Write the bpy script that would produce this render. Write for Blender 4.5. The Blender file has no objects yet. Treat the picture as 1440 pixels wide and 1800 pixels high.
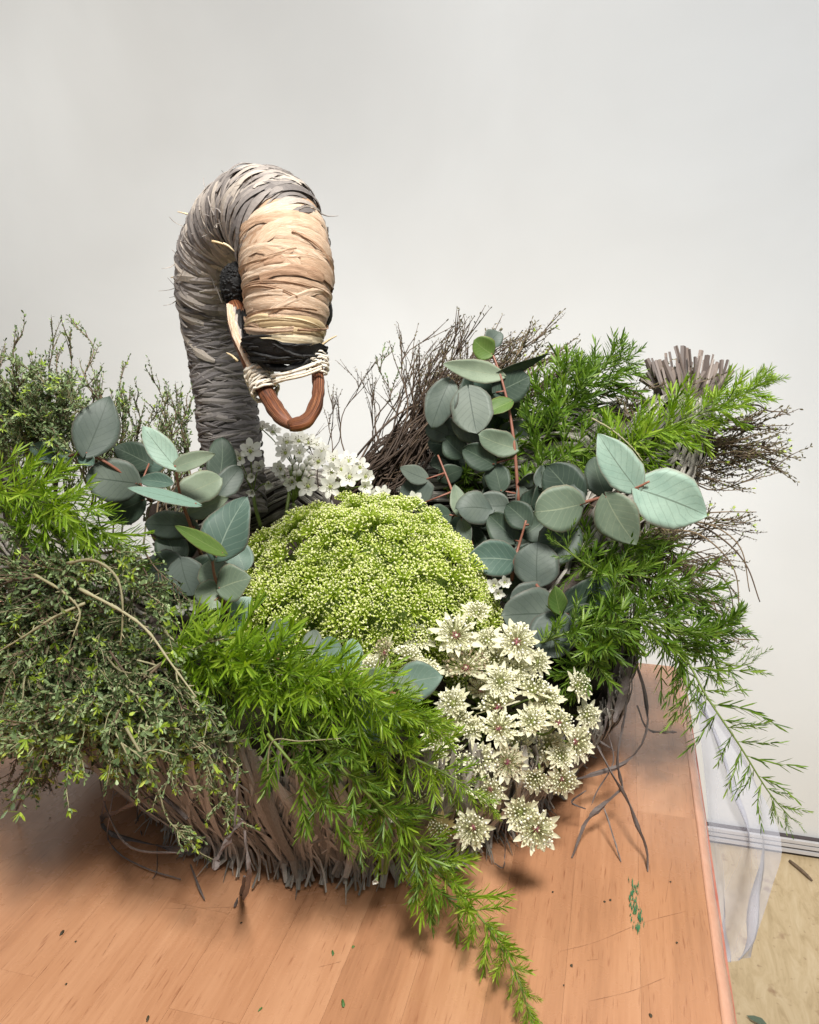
import bpy, math, random
import numpy as np
from mathutils import Vector, Matrix, Quaternion

R = math.radians
rng = random.Random(7)
scene = bpy.context.scene
col = scene.collection

# ---------------------------------------------------------------- camera, world, lamps, exposure
CAM_H, F_PX, PITCH, YAW = 0.42, 1445.0, 15.4, 14.3
cam_data = bpy.data.cameras.new("camera")
cam = bpy.data.objects.new("camera", cam_data)
col.objects.link(cam)
cam.location = (0, 0, CAM_H)
cam.rotation_euler = (R(90 - PITCH), 0, R(YAW))
cam_data.sensor_fit = 'HORIZONTAL'
cam_data.sensor_width = 36
cam_data.lens = 36 * F_PX / 1440
cam_data.clip_start = 0.01
cam_data.clip_end = 50
scene.camera = cam

world = bpy.data.worlds.new("World")
scene.world = world
world.use_nodes = True
bg = world.node_tree.nodes["Background"]
bg.inputs[0].default_value = (0.97, 0.98, 1.0, 1)
bg.inputs[1].default_value = 0.25


def spot_lamp(loc, target, energy, color, cone, blend, radius):
    sd = bpy.data.lights.new("ceiling_or_fill_spot", 'SPOT')
    sd.energy, sd.color, sd.spot_size, sd.spot_blend, sd.shadow_soft_size = energy, color, R(cone), blend, radius
    so = bpy.data.objects.new("ceiling_or_fill_spot", sd)
    col.objects.link(so)
    so.location = loc
    so.rotation_euler = (Vector(target) - so.location).to_track_quat('-Z', 'Y').to_euler()


spot_lamp((0.32, -0.18, 2.10), (-0.14, 0.55, 0.1), 262, (1.0, 0.965, 0.91), 70, 0.6, 0.26)
spot_lamp((-0.62, 1.25, 1.75), (-0.05, 0.52, 0.0), 20, (1.0, 0.93, 0.84), 72, 0.5, 0.12)
for wx, wc in ((-1.75, (1.0, 0.985, 0.95)), (-0.8, (0.99, 0.985, 0.965)), (0.15, (0.95, 0.965, 0.98)), (1.1, (0.90, 0.945, 1.0))):  # added wall washers, there only to brighten the wall
    spot_lamp((wx, -0.7, 2.7), (wx, 1.85, 0.30), 216, wc, 46, 1.0, 0.2)

scene.view_settings.view_transform = 'Standard'
scene.view_settings.look = 'None'
scene.view_settings.exposure = 0.08
scene.view_settings.gamma = 1
scene.cycles.max_bounces = 8
scene.cycles.transparent_max_bounces = 12

# ---------------------------------------------------------------- pixel to point helpers
ROT = cam.rotation_euler.to_matrix()
CLOC = Vector((0, 0, CAM_H))


def ray(px, py):
    return ROT @ Vector(((px - 720) / F_PX, -(py - 900) / F_PX, -1))


def P(px, py, d):
    return CLOC + ray(px, py) * d


def PZ(px, py, z=0.0):
    r = ray(px, py)
    return CLOC + r * ((z - CAM_H) / r.z)


def PY(px, py, y):
    r = ray(px, py)
    return CLOC + r * (y / r.y)


def px2m(n, d):
    return n * d / F_PX


UV = Vector((math.cos(R(YAW)), math.sin(R(YAW)), 0))      # to the right of the view
VV = Vector((-math.sin(R(YAW)), math.cos(R(YAW)), 0))     # away from the view
ZV = Vector((0, 0, 1))


def W(u, v, z):
    return UV * u + VV * v + ZV * z


def rvec(r=rng):
    while True:
        v = Vector((r.uniform(-1, 1), r.uniform(-1, 1), r.uniform(-1, 1)))
        if 0.05 < v.length < 1:
            return v.normalized()


# ---------------------------------------------------------------- materials
def srgb(r, g, b):
    f = lambda c: (c / 255 / 12.92) if c / 255 <= 0.04045 else ((c / 255 + 0.055) / 1.055) ** 2.4
    return (f(r), f(g), f(b), 1)


class NT:
    def __init__(s, name):
        s.m = bpy.data.materials.new(name)
        s.m.use_nodes = True
        s.t = s.m.node_tree
        s.bsdf = s.t.nodes["Principled BSDF"]
        s.out = s.t.nodes["Material Output"]

    def n(s, kind, **kw):
        x = s.t.nodes.new(kind)
        for k, v in kw.items():
            setattr(x, k, v)
        return x

    def l(s, a, b):
        s.t.links.new(a, b)

    def math(s, op, a, b=None, clamp=False):
        x = s.n('ShaderNodeMath', operation=op, use_clamp=clamp)
        for i, v in enumerate((a, b)):
            if v is None:
                continue
            if isinstance(v, (int, float)):
                x.inputs[i].default_value = v
            else:
                s.l(v, x.inputs[i])
        return x.outputs[0]

    def ramp(s, fac, cols, pos=None):
        x = s.n('ShaderNodeValToRGB')
        cr = x.color_ramp
        while len(cr.elements) < len(cols):
            cr.elements.new(0.5)
        for i, c in enumerate(cols):
            cr.elements[i].position = pos[i] if pos else i / max(1, len(cols) - 1)
            cr.elements[i].color = c
        s.l(fac, x.inputs[0])
        return x.outputs[0]

    def mix(s, fac, a, b, blend='MIX'):
        x = s.n('ShaderNodeMix', data_type='RGBA', blend_type=blend)
        for sock, v in ((x.inputs[0], fac), (x.inputs[6], a), (x.inputs[7], b)):
            if isinstance(v, (int, float)):
                sock.default_value = v
            elif isinstance(v, tuple):
                sock.default_value = v
            else:
                s.l(v, sock)
        return x.outputs[2]

    def noise(s, vec, scale, detail=3, rough=0.6, dist=0):
        x = s.n('ShaderNodeTexNoise')
        x.inputs['Scale'].default_value = scale
        x.inputs['Detail'].default_value = detail
        x.inputs['Roughness'].default_value = rough
        x.inputs['Distortion'].default_value = dist
        if vec is not None:
            s.l(vec, x.inputs['Vector'])
        return x.outputs[0]

    def coords(s, which='Object', scale=None, offset_random=False):
        tc = s.n('ShaderNodeTexCoord')
        v = tc.outputs[which]
        if offset_random:
            oi = s.n('ShaderNodeObjectInfo')
            m = s.math('MULTIPLY', oi.outputs['Random'], 37.0)
            a = s.n('ShaderNodeVectorMath', operation='ADD')
            s.l(v, a.inputs[0])
            s.l(m, a.inputs[1])
            v = a.outputs[0]
        if scale:
            mp = s.n('ShaderNodeMapping')
            mp.inputs['Scale'].default_value = scale
            s.l(v, mp.inputs[0])
            v = mp.outputs[0]
        return v

    def attr(s, name):
        x = s.n('ShaderNodeAttribute', attribute_name=name)
        return x

    def bump(s, h, strength=0.3, dist=0.001):
        x = s.n('ShaderNodeBump')
        x.inputs['Strength'].default_value = strength
        x.inputs['Distance'].default_value = dist
        s.l(h, x.inputs['Height'])
        s.l(x.outputs[0], s.bsdf.inputs['Normal'])


def simple(name, cols, rough=0.6, scale=120, wr=0.6, wn=0.4, wo=0.0, stretch=None, bump=0.0, bdist=0.0005, transl=0.0, tcol=None, coat=0.0, spec=0.5, fibre=None, contrast=1.8):
    """colour = ramp over (per-piece value, noise, per-object random)"""
    k = NT(name)
    v = k.coords('Object', stretch, True)
    if fibre:
        mp = k.n('ShaderNodeMapping')
        mp.inputs['Scale'].default_value = (fibre[0], fibre[1], 1)
        k.l(k.attr('leafuv').outputs['Vector'], mp.inputs[0])
        v = mp.outputs[0]
        scale = 1.0
    n = k.noise(v, scale, 4)
    n2 = k.math('MULTIPLY', k.math('SUBTRACT', n, 0.5), contrast)
    f = k.math('ADD', k.math('MULTIPLY', k.attr('rnd').outputs['Fac'], wr), k.math('MULTIPLY', k.math('ADD', n2, 0.5), wn))
    if wo:
        oi = k.n('ShaderNodeObjectInfo')
        f = k.math('ADD', f, k.math('MULTIPLY', oi.outputs['Random'], wo))
    c = k.ramp(f, cols)
    k.l(c, k.bsdf.inputs['Base Color'])
    k.bsdf.inputs['Roughness'].default_value = rough
    k.bsdf.inputs['Coat Weight'].default_value = coat
    k.bsdf.inputs['Specular IOR Level'].default_value = spec
    if bump:
        k.bump(n, bump, bdist)
    if transl:
        tr = k.n('ShaderNodeBsdfTranslucent')
        if tcol:
            k.l(k.mix(1.0, c, tcol, 'MULTIPLY'), tr.inputs[0])
        else:
            k.l(c, tr.inputs[0])
        ms = k.n('ShaderNodeMixShader')
        ms.inputs[0].default_value = transl
        k.l(k.bsdf.outputs[0], ms.inputs[1])
        k.l(tr.outputs[0], ms.inputs[2])
        k.l(ms.outputs[0], k.out.inputs[0])
    return k.m


M = {}
M['raffia'] = simple('raffia_grey', [srgb(74, 72, 67), srgb(116, 112, 104), srgb(156, 151, 142), srgb(204, 198, 187)], 0.62, 40, 0.6, 0.45, 0, (6, 6, 1), 0.5, 0.0006, spec=0.35, fibre=(14, 5))
M['raffia_loose'] = simple('raffia_loose', [srgb(70, 62, 60), srgb(106, 96, 92), srgb(142, 130, 124)], 0.62, 40, 0.45, 0.5, 0, None, .5, .0006, fibre=(14, 5))
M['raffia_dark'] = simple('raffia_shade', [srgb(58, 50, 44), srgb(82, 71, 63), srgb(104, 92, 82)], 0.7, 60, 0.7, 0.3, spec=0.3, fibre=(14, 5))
M['neck'] = simple('raffia_neck', [srgb(86, 80, 79), srgb(124, 117, 113), srgb(162, 153, 146), srgb(206, 193, 176)], 0.55, 70, 0.65, 0.4, 0, None, 0.4, 0.0005, spec=0.4, fibre=(14, 5))
M['neck_low'] = simple('raffia_neck_shaded', [srgb(82, 78, 79), srgb(120, 114, 112), srgb(160, 152, 145)], 0.6, 70, 0.65, 0.4, 0, None, 0.4, 0.0005, spec=0.35, fibre=(14, 5))  # darker, cooler copy for the lower neck: head's shadow put into the colour
M['head'] = simple('head_bark', [srgb(148, 112, 88), srgb(190, 154, 124), srgb(212, 183, 154), srgb(240, 226, 207)], 0.5, 150, 0.45, 0.55, 0, None, 0.8, 0.0008, spec=0.4, fibre=(7, 2.2), contrast=2.8)
M['head_pale'] = simple('head_raffia_pale', [srgb(196, 170, 128), srgb(222, 200, 160), srgb(236, 222, 192)], 0.5, 120, 0.6, 0.4, 0, None, 0.4, 0.0004, fibre=(7, 2.2), contrast=2.8)
M['tie'] = simple('tie_raffia', [srgb(205, 190, 165), srgb(232, 222, 204), srgb(246, 240, 226)], 0.55, 120, 0.7, 0.35, fibre=(14, 5))
M['black'] = simple('black_paint', [srgb(9, 9, 10), srgb(20, 19, 19), srgb(38, 35, 33)], 0.7, 400, 0.5, 0.5, 0, None, 0.6, 0.0008, spec=0.5)
M['beak'] = simple('beak_willow', [srgb(46, 24, 14), srgb(92, 50, 28), srgb(134, 78, 46), srgb(182, 124, 82)], 0.55, 260, 0.1, 0.95, 0, None, 1.0, 0.0012, fibre=(1.3, 11), contrast=3.2)
M['straw'] = simple('cut_straw', [srgb(72, 62, 58), srgb(110, 97, 90), srgb(152, 138, 128)], 0.6, 90, 0.75, 0.3, fibre=(14, 5))
M['gap_shade'] = simple('basket_gap_shade', [srgb(20, 20, 13), srgb(38, 35, 23), srgb(52, 48, 32)], 0.9, 90, 0.2, 0.8, 0, None, 1.0, 0.004, spec=0.1)  # near-black colour stands in for the shade inside the bowl

M['fern'] = simple('fern_needle', [srgb(74, 104, 18), srgb(108, 142, 28), srgb(140, 172, 46), srgb(180, 204, 88)], 0.42, 60, 0.7, 0.15, 0.25, transl=0.36, tcol=(1.5, 1.5, 0.7, 1))
M['fern_stem'] = simple('fern_stem', [srgb(86, 112, 40), srgb(124, 140, 60)], 0.5)
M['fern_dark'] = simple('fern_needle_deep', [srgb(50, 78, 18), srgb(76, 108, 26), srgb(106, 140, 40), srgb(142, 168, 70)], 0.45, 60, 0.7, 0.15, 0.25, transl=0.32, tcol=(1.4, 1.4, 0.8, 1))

M['twig_stem'] = simple('twig_bark', [srgb(70, 56, 45), srgb(104, 86, 68), srgb(146, 126, 98)], 0.7, 200, 0.6, 0.4)
M['twig_brush'] = simple('twig_brush_bark', [srgb(48, 37, 29), srgb(74, 58, 45), srgb(108, 88, 68)], 0.7, 200, 0.6, 0.4)
M['twig_pale'] = simple('twig_pale_bark', [srgb(118, 112, 82), srgb(148, 142, 108), srgb(176, 170, 136)], 0.65, 200, 0.6, 0.4, 0, None, 0.5)
M['twig_leaf'] = simple('twig_leaf', [srgb(56, 72, 44), srgb(92, 112, 70), srgb(130, 152, 100), srgb(178, 196, 142)], 0.5, 60, 0.8, 0.1, 0.2, transl=0.15)
M['twig_leaf_brown'] = simple('twig_leaf_olive', [srgb(66, 62, 42), srgb(98, 92, 62), srgb(132, 122, 84)], 0.55, 60, 0.8, 0.1, 0.2, transl=0.12)
M['lime'] = simple('lime_shoot', [srgb(128, 160, 40), srgb(168, 196, 66), srgb(208, 222, 110)], 0.45, 60, 0.8, 0.2, transl=0.3)

M['lace_green'] = simple('lace_green', [srgb(154, 178, 48), srgb(192, 214, 74), srgb(218, 232, 112)], 0.5, 60, 0.5, 0.2, 0.35, transl=0.28)
M['lace_bud'] = simple('lace_bud', [srgb(206, 218, 112), srgb(236, 238, 164), srgb(250, 248, 210)], 0.5, 60, 0.9, 0.1, 0.1, transl=0.15)
M['lace_heart'] = simple('lace_heart', [srgb(78, 100, 28), srgb(112, 134, 40)], 0.8, 90, .2, .8)
M['white_petal'] = simple('white_petal', [srgb(222, 220, 206), srgb(238, 237, 226), srgb(248, 247, 240)], 0.45, 80, 0.6, 0.4, transl=0.3)
M['white_heart'] = simple('garlic_heart', [srgb(150, 166, 70), srgb(190, 196, 110)], 0.5)
M['anther'] = simple('anther', [srgb(90, 84, 60), srgb(140, 128, 90)], 0.6)
M['garlic_stem'] = simple('garlic_stem', [srgb(88, 110, 44), srgb(128, 146, 70)], 0.45)
M['bract'] = simple('astrantia_bract', [srgb(220, 218, 172), srgb(241, 238, 206), srgb(250, 248, 230)], 0.5, 160, 0.5, 0.35, 0.2, transl=0.25)
M['bract_tan'] = simple('astrantia_bract_tan', [srgb(186, 164, 112), srgb(214, 196, 146)], 0.55, 160, 0.5, 0.4, transl=0.25)
M['floret'] = simple('astrantia_floret', [srgb(206, 208, 150), srgb(238, 236, 204), srgb(250, 248, 234)], 0.5, 60, 0.9, 0.1, 0.1)
M['floret_dark'] = simple('astrantia_floret_dusk', [srgb(120, 104, 84), srgb(176, 160, 128), srgb(226, 218, 190)], 0.5, 60, 0.9, 0.1)
M['heart_pink'] = simple('astrantia_heart', [srgb(130, 44, 76), srgb(176, 96, 116)], 0.5)
M['heart_green'] = simple('astrantia_heart_green', [srgb(140, 156, 70), srgb(176, 186, 100)], 0.5)
M['floret_stalk'] = simple('astrantia_stalk', [srgb(150, 154, 100), srgb(190, 190, 140)], 0.5)
M['euc_stem'] = simple('eucalyptus_stem', [srgb(112, 66, 54), srgb(146, 96, 78), srgb(166, 122, 98)], 0.5, 90, 0.5, 0.5)


def euc_material(name, a, b, edge, vein, rough=0.5):
    k = NT(name)
    at = k.attr('leafuv')
    sep = k.n('ShaderNodeSeparateXYZ')
    k.l(at.outputs['Vector'], sep.inputs[0])
    t, w = sep.outputs[0], k.math('ABSOLUTE', sep.outputs[1])
    v = k.coords('Object', None, True)
    n = k.noise(v, 55, 5, 0.65)
    spots = k.noise(v, 900, 2)
    oi = k.n('ShaderNodeObjectInfo')
    n_b = k.noise(v, 20, 3, 0.5)
    f = k.math('ADD', k.math('ADD', k.math('MULTIPLY', n, 0.8), k.math('MULTIPLY', k.math('SUBTRACT', n_b, 0.5), 0.9)), k.math('MULTIPLY', k.math('SUBTRACT', oi.outputs['Random'], 0.4), 0.5))
    c = k.ramp(f, [a, b], [0.25, 0.8])
    # side veins leave the midrib at an angle
    ph = k.math('MULTIPLY', k.math('SUBTRACT', t, k.math('MULTIPLY', w, 0.35)), 46.0)
    ph = k.math('ADD', ph, k.math('MULTIPLY', n, 5.0))
    s = k.math('GREATER_THAN', k.math('SINE', ph), 0.90)
    s = k.math('MULTIPLY', s, 0.22)
    mid = k.math('LESS_THAN', w, 0.028)
    mid = k.math('MULTIPLY', mid, 0.75)
    c = k.mix(k.math('MAXIMUM', s, mid), c, vein)
    e = k.math('MULTIPLY', k.math('SUBTRACT', w, 0.90), 9.0, True)
    c = k.mix(k.math('MULTIPLY', e, 0.45), c, edge)
    sp = k.math('MULTIPLY', k.math('SUBTRACT', spots, 0.62), 2.6, True)
    c = k.mix(sp, c, srgb(70, 76, 60))
    k.l(c, k.bsdf.inputs['Base Color'])
    k.bsdf.inputs['Roughness'].default_value = rough
    k.bsdf.inputs['Specular IOR Level'].default_value = 0.35
    hgt = k.math('SUBTRACT', k.math('MULTIPLY', n, 0.4), k.math('ADD', s, mid))
    k.bump(hgt, 0.35, 0.0006)
    tr = k.n('ShaderNodeBsdfTranslucent')
    k.l(k.mix(1.0, c, (0.9, 1.1, 0.6, 1), 'MULTIPLY'), tr.inputs[0])
    ms = k.n('ShaderNodeMixShader')
    ms.inputs[0].default_value = 0.12
    k.l(k.bsdf.outputs[0], ms.inputs[1])
    k.l(tr.outputs[0], ms.inputs[2])
    k.l(ms.outputs[0], k.out.inputs[0])
    return k.m


M['e_mint'] = euc_material('eucalyptus_mint', srgb(128, 158, 142), srgb(168, 193, 175), srgb(170, 130, 118), srgb(96, 112, 96))
M['e_sage'] = euc_material('eucalyptus_sage', srgb(110, 126, 106), srgb(148, 162, 138), srgb(150, 116, 100), srgb(150, 160, 132))
M['e_teal'] = euc_material('eucalyptus_teal', srgb(84, 108, 96), srgb(118, 142, 128), srgb(140, 104, 92), srgb(140, 158, 142))
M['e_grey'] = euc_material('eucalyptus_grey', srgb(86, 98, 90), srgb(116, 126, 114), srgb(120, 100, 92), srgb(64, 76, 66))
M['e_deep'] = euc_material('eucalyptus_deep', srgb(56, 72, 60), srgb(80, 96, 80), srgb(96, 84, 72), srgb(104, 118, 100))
M['e_green'] = euc_material('eucalyptus_green', srgb(70, 100, 44), srgb(104, 130, 62), srgb(150, 110, 80), srgb(130, 150, 90))


def wood_material():
    k = NT('beech_block')
    v = k.coords('Object', None, True)
    oi = k.n('ShaderNodeObjectInfo')

    def mapped(sc):
        mp = k.n('ShaderNodeMapping')
        mp.inputs['Scale'].default_value = sc
        k.l(v, mp.inputs[0])
        return mp.outputs[0]
    bands = k.noise(mapped((22, 1.6, 4)), 1.6, 3, 0.5, 0.6)
    fine = k.noise(mapped((420, 22, 40)), 1.0, 3, 0.6)
    fleck = k.noise(mapped((900, 60, 60)), 1.0, 1, 0.5)
    heart = k.noise(mapped((26, 2.2, 3)), 1.0, 2, 0.5)
    f = k.math('ADD', k.math('MULTIPLY', bands, 0.55), k.math('MULTIPLY', fine, 0.25))
    f = k.math('ADD', f, k.math('MULTIPLY', oi.outputs['Random'], 0.11))
    c = k.ramp(f, [srgb(156, 110, 80), srgb(184, 133, 98), srgb(200, 150, 114), srgb(213, 168, 133)], [0.2, 0.42, 0.6, 0.85])
    h = k.math('MULTIPLY', k.math('SUBTRACT', heart, 0.67), 9.0, True)
    c = k.mix(k.math('MULTIPLY', h, 0.55), c, srgb(126, 70, 46))
    fl = k.math('MULTIPLY', k.math('SUBTRACT', fleck, 0.63), 5.0, True)
    c = k.mix(k.math('MULTIPLY', fl, 0.7), c, srgb(128, 76, 50))
    # old stains and scuffs over the whole top
    gw = k.n('ShaderNodeNewGeometry').outputs['Position']
    st = k.noise(gw, 9, 4, 0.6)
    c = k.mix(k.math('MULTIPLY', k.math('MULTIPLY', k.math('SUBTRACT', st, 0.6), 4.0, True), 0.25), c, srgb(150, 96, 70))
    k.l(c, k.bsdf.inputs['Base Color'])
    rn = k.noise(gw, 30, 4)
    k.l(k.ramp(rn, [(0.20,) * 3 + (1,), (0.36,) * 3 + (1,)], [0.3, 0.75]), k.bsdf.inputs['Roughness'])
    k.bsdf.inputs['Specular IOR Level'].default_value = 0.6
    k.bsdf.inputs['Coat Weight'].default_value = 0.35
    k.bsdf.inputs['Coat Roughness'].default_value = 0.2
    hh = k.math('ADD', k.math('MULTIPLY', fine, 0.4), k.math('MULTIPLY', fl, -0.5))
    k.bump(hh, 0.22, 0.0004)
    return k.m


M['wood'] = wood_material()
M['wood_gap'] = simple('glue_line', [srgb(140, 90, 60), srgb(156, 102, 70)], 0.6)
M['scratch'] = simple('scratch', [srgb(150, 104, 76), srgb(172, 124, 92)], 0.7)
M['edge_red'] = simple('red_edging', [srgb(160, 70, 60), srgb(180, 110, 94), srgb(194, 140, 120)], 0.35, 40, 0.2, 0.9)
M['edge_pink'] = simple('filmed_edge', [srgb(196, 142, 114), srgb(212, 164, 138)], 0.22, 60, 0.2, 0.8, 0, None, 0.6, 0.002, coat=0.5)
M['metal'] = simple('brushed_aluminium', [srgb(186, 182, 180), srgb(206, 203, 202)], 0.35, 40)
M['groove'] = simple('dark_backing', [srgb(62, 54, 54), srgb(84, 76, 76)], 0.7)  # plain dark backing that shows between the rails
M['smear'] = simple('green_smear', [srgb(38, 92, 62), srgb(70, 128, 84)], 0.6, 300, 0.5, 0.5)
M['crumb_dark'] = simple('crumb_dark', [srgb(46, 40, 26), srgb(70, 60, 38)], 0.7)
M['crumb_green'] = simple('crumb_green', [srgb(40, 84, 62), srgb(84, 120, 50)], 0.6, 60, 0.3, 0.4, 0.6)


def wall_material():
    k = NT('white_gloss_wall')
    gw = k.n('ShaderNodeNewGeometry').outputs['Position']
    n = k.noise(gw, 1.6, 4, 0.55, 0.4)
    c = k.ramp(n, [srgb(217, 217, 214), srgb(228, 229, 227)], [0.3, 0.7])
    k.l(c, k.bsdf.inputs['Base Color'])
    r = k.noise(gw, 5, 4)
    k.l(k.ramp(r, [(0.34,) * 3 + (1,), (0.48,) * 3 + (1,)], [0.3, 0.7]), k.bsdf.inputs['Roughness'])
    k.bsdf.inputs['Specular IOR Level'].default_value = 0.5
    k.bump(k.noise(gw, 90, 3), 0.06, 0.001)
    return k.m


def floor_material():
    k = NT('worn_plywood_floor')
    gw = k.n('ShaderNodeNewGeometry').outputs['Position']
    mpf = k.n('ShaderNodeMapping')
    mpf.inputs['Scale'].default_value = (26, 7, 7)
    mpf.inputs['Rotation'].default_value = (0, 0, 0.6)
    k.l(gw, mpf.inputs[0])
    n = k.noise(mpf.outputs[0], 1.3, 6, 0.7, 1.2)
    c = k.ramp(n, [srgb(160, 138, 102), srgb(188, 166, 130), srgb(206, 187, 154)], [0.25, 0.5, 0.8])
    s = k.noise(gw, 24, 3, 0.55)
    c = k.mix(k.math('MULTIPLY', k.math('MULTIPLY', k.math('SUBTRACT', s, 0.62), 8.0, True), 0.7), c, srgb(122, 84, 56))
    s2 = k.noise(gw, 70, 2, 0.5)
    c = k.mix(k.math('MULTIPLY', k.math('MULTIPLY', k.math('SUBTRACT', s2, 0.68), 9.0, True), 0.6), c, srgb(112, 80, 56))
    k.l(c, k.bsdf.inputs['Base Color'])
    k.bsdf.inputs['Roughness'].default_value = 0.6
    k.bump(n, 0.2, 0.002)
    return k.m


M['wall'] = wall_material()
M['floor'] = floor_material()


def plastic_material():
    k = NT('clear_plastic_film')
    k.bsdf.inputs['Base Color'].default_value = srgb(214, 214, 224)
    k.bsdf.inputs['Roughness'].default_value = 0.22
    tp = k.n('ShaderNodeBsdfTransparent')
    tp.inputs[0].default_value = (0.93, 0.94, 0.97, 1)
    lw = k.n('ShaderNodeLayerWeight')
    lw.inputs[0].default_value = 0.35
    v = k.coords('Object')
    n = k.noise(v, 22, 3)
    f = k.math('ADD', k.math('MULTIPLY', lw.outputs['Facing'], 0.5), k.math('ADD', 0.09, k.math('MULTIPLY', n, 0.2)), True)
    ms = k.n('ShaderNodeMixShader')
    k.l(f, ms.inputs[0])
    k.l(tp.outputs[0], ms.inputs[1])
    k.l(k.bsdf.outputs[0], ms.inputs[2])
    k.l(ms.outputs[0], k.out.inputs[0])
    return k.m


M['film'] = plastic_material()


# ---------------------------------------------------------------- mesh building
class MB:
    def __init__(s):
        s.v, s.f, s.r, s.mi, s.uv = [], [], [], [], []

    def add(s, verts, faces, rnd=0.5, mi=0, uvs=None):
        b = len(s.v)
        s.v.extend(tuple(x) for x in verts)
        s.f.extend(tuple(i + b for i in f) for f in faces)
        s.r.extend([rnd] * len(verts))
        s.mi.extend([mi] * len(faces))
        s.uv.extend(uvs if uvs else [(0, 0, 0)] * len(verts))

    def tube(s, pts, rad, n=6, rnd=0.5, mi=0, cap=True):
        pts = [Vector(p) for p in pts]
        m = len(pts)
        rad = rad if isinstance(rad, (list, tuple)) else [rad] * m
        verts, faces = [], []
        prev = None
        uv, run = [], rnd * 31
        for i, p in enumerate(pts):
            t = (pts[min(i + 1, m - 1)] - pts[max(i - 1, 0)])
            run += t.length * 10
            t = t.normalized() if t.length > 1e-9 else Vector((0, 0, 1))
            if prev is None:
                a = t.orthogonal().normalized()
            else:
                a = prev - t * prev.dot(t)
                a = a.normalized() if a.length > 1e-6 else t.orthogonal().normalized()
            prev = a
            b = t.cross(a)
            for j in range(n):
                an = 2 * math.pi * j / n
                verts.append(p + (a * math.cos(an) + b * math.sin(an)) * rad[i])
                uv.append((run + .001, math.sin(an) * 1.3 + math.cos(an) * .7, 0))
        for i in range(m - 1):
            for j in range(n):
                k = (j + 1) % n
                faces.append((i * n + j, i * n + k, (i + 1) * n + k, (i + 1) * n + j))
        if cap:
            faces.append(tuple(range(n - 1, -1, -1)))
            faces.append(tuple((m - 1) * n + j for j in range(n)))
        s.add(verts, faces, rnd, mi, uv)

    def ribbon(s, pts, nrm, width, thick=0.0004, rnd=0.5, mi=0, crease=0.08):
        """a flat strand with a shallow crease and real thickness; nrm: normal per point"""
        pts = [Vector(p) for p in pts]
        m = len(pts)
        verts, faces, uv = [], [], []
        run = rnd * 91.0
        for i, p in enumerate(pts):
            t = (pts[min(i + 1, m - 1)] - pts[max(i - 1, 0)])
            t = t.normalized() if t.length > 1e-9 else Vector((0, 0, 1))
            n = Vector(nrm[i] if isinstance(nrm, list) else nrm)
            n = (n - t * n.dot(t))
            n = n.normalized() if n.length > 1e-6 else t.orthogonal().normalized()
            b = t.cross(n)
            w = (width[i] if isinstance(width, list) else width) / 2
            verts += [p - b * w, p + n * (w * crease + thick), p + b * w, p - n * thick]
            if i:
                run += (p - pts[i - 1]).length * 20
            uv += [(run, rnd * 17 - w * 400, 0), (run, rnd * 17, 0), (run, rnd * 17 + w * 400, 0), (run, rnd * 17, 0)]
        for i in range(m - 1):
            for j in range(4):
                k = (j + 1) % 4
                faces.append((i * 4 + j, i * 4 + k, (i + 1) * 4 + k, (i + 1) * 4 + j))
        faces.append((3, 2, 1, 0))
        e = (m - 1) * 4
        faces.append((e, e + 1, e + 2, e + 3))
        s.add(verts, faces, rnd, mi, uv)

    def blade(s, base, direction, normal, length, width, rnd=0.5, mi=0, bend=0.15, peak=0.45, fold=0.2, needle=False):
        """a narrow leaf: 3 stations, V section"""
        d = Vector(direction).normalized()
        n = Vector(normal)
        n = n - d * n.dot(d)
        n = n.normalized() if n.length > 1e-6 else d.orthogonal().normalized()
        b = d.cross(n)
        base = Vector(base)
        verts = [base]
        for t, w in (((.16, .9), (.72, 1.0)) if needle else ((peak * 0.6, 0.8), (peak * 1.3, 1.0))):
            c = base + d * length * t + n * (bend * length * t * t)
            verts += [c - b * width * w / 2 + n * fold * width * w, c, c + b * width * w / 2 + n * fold * width * w]
        verts.append(base + d * length + n * bend * length)
        faces = [(0, 2, 1), (0, 3, 2), (1, 2, 5, 4), (2, 3, 6, 5), (4, 5, 7), (5, 6, 7)]
        s.add(verts, faces, rnd, mi)

    def ball(s, c, r, rnd=0.5, mi=0, sc=(1, 1, 1)):
        t = (1 + 5 ** 0.5) / 2
        raw = [(-1, t, 0), (1, t, 0), (-1, -t, 0), (1, -t, 0), (0, -1, t), (0, 1, t), (0, -1, -t), (0, 1, -t), (t, 0, -1), (t, 0, 1), (-t, 0, -1), (-t, 0, 1)]
        k = r / math.hypot(1, t)
        c = Vector(c)
        verts = [c + Vector((x * k * sc[0], y * k * sc[1], z * k * sc[2])) for x, y, z in raw]
        faces = [(0, 11, 5), (0, 5, 1), (0, 1, 7), (0, 7, 10), (0, 10, 11), (1, 5, 9), (5, 11, 4), (11, 10, 2), (10, 7, 6), (7, 1, 8), (3, 9, 4), (3, 4, 2), (3, 2, 6), (3, 6, 8), (3, 8, 9), (4, 9, 5), (2, 4, 11), (6, 2, 10), (8, 6, 7), (9, 8, 1)]
        s.add(verts, faces, rnd, mi)

    def box(s, lo, hi, rnd=0.5, mi=0):
        x0, y0, z0 = lo
        x1, y1, z1 = hi
        s.add([(x0, y0, z0), (x1, y0, z0), (x1, y1, z0), (x0, y1, z0), (x0, y0, z1), (x1, y0, z1), (x1, y1, z1), (x0, y1, z1)],
              [(0, 3, 2, 1), (4, 5, 6, 7), (0, 1, 5, 4), (1, 2, 6, 5), (2, 3, 7, 6), (3, 0, 4, 7)], rnd, mi)

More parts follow.
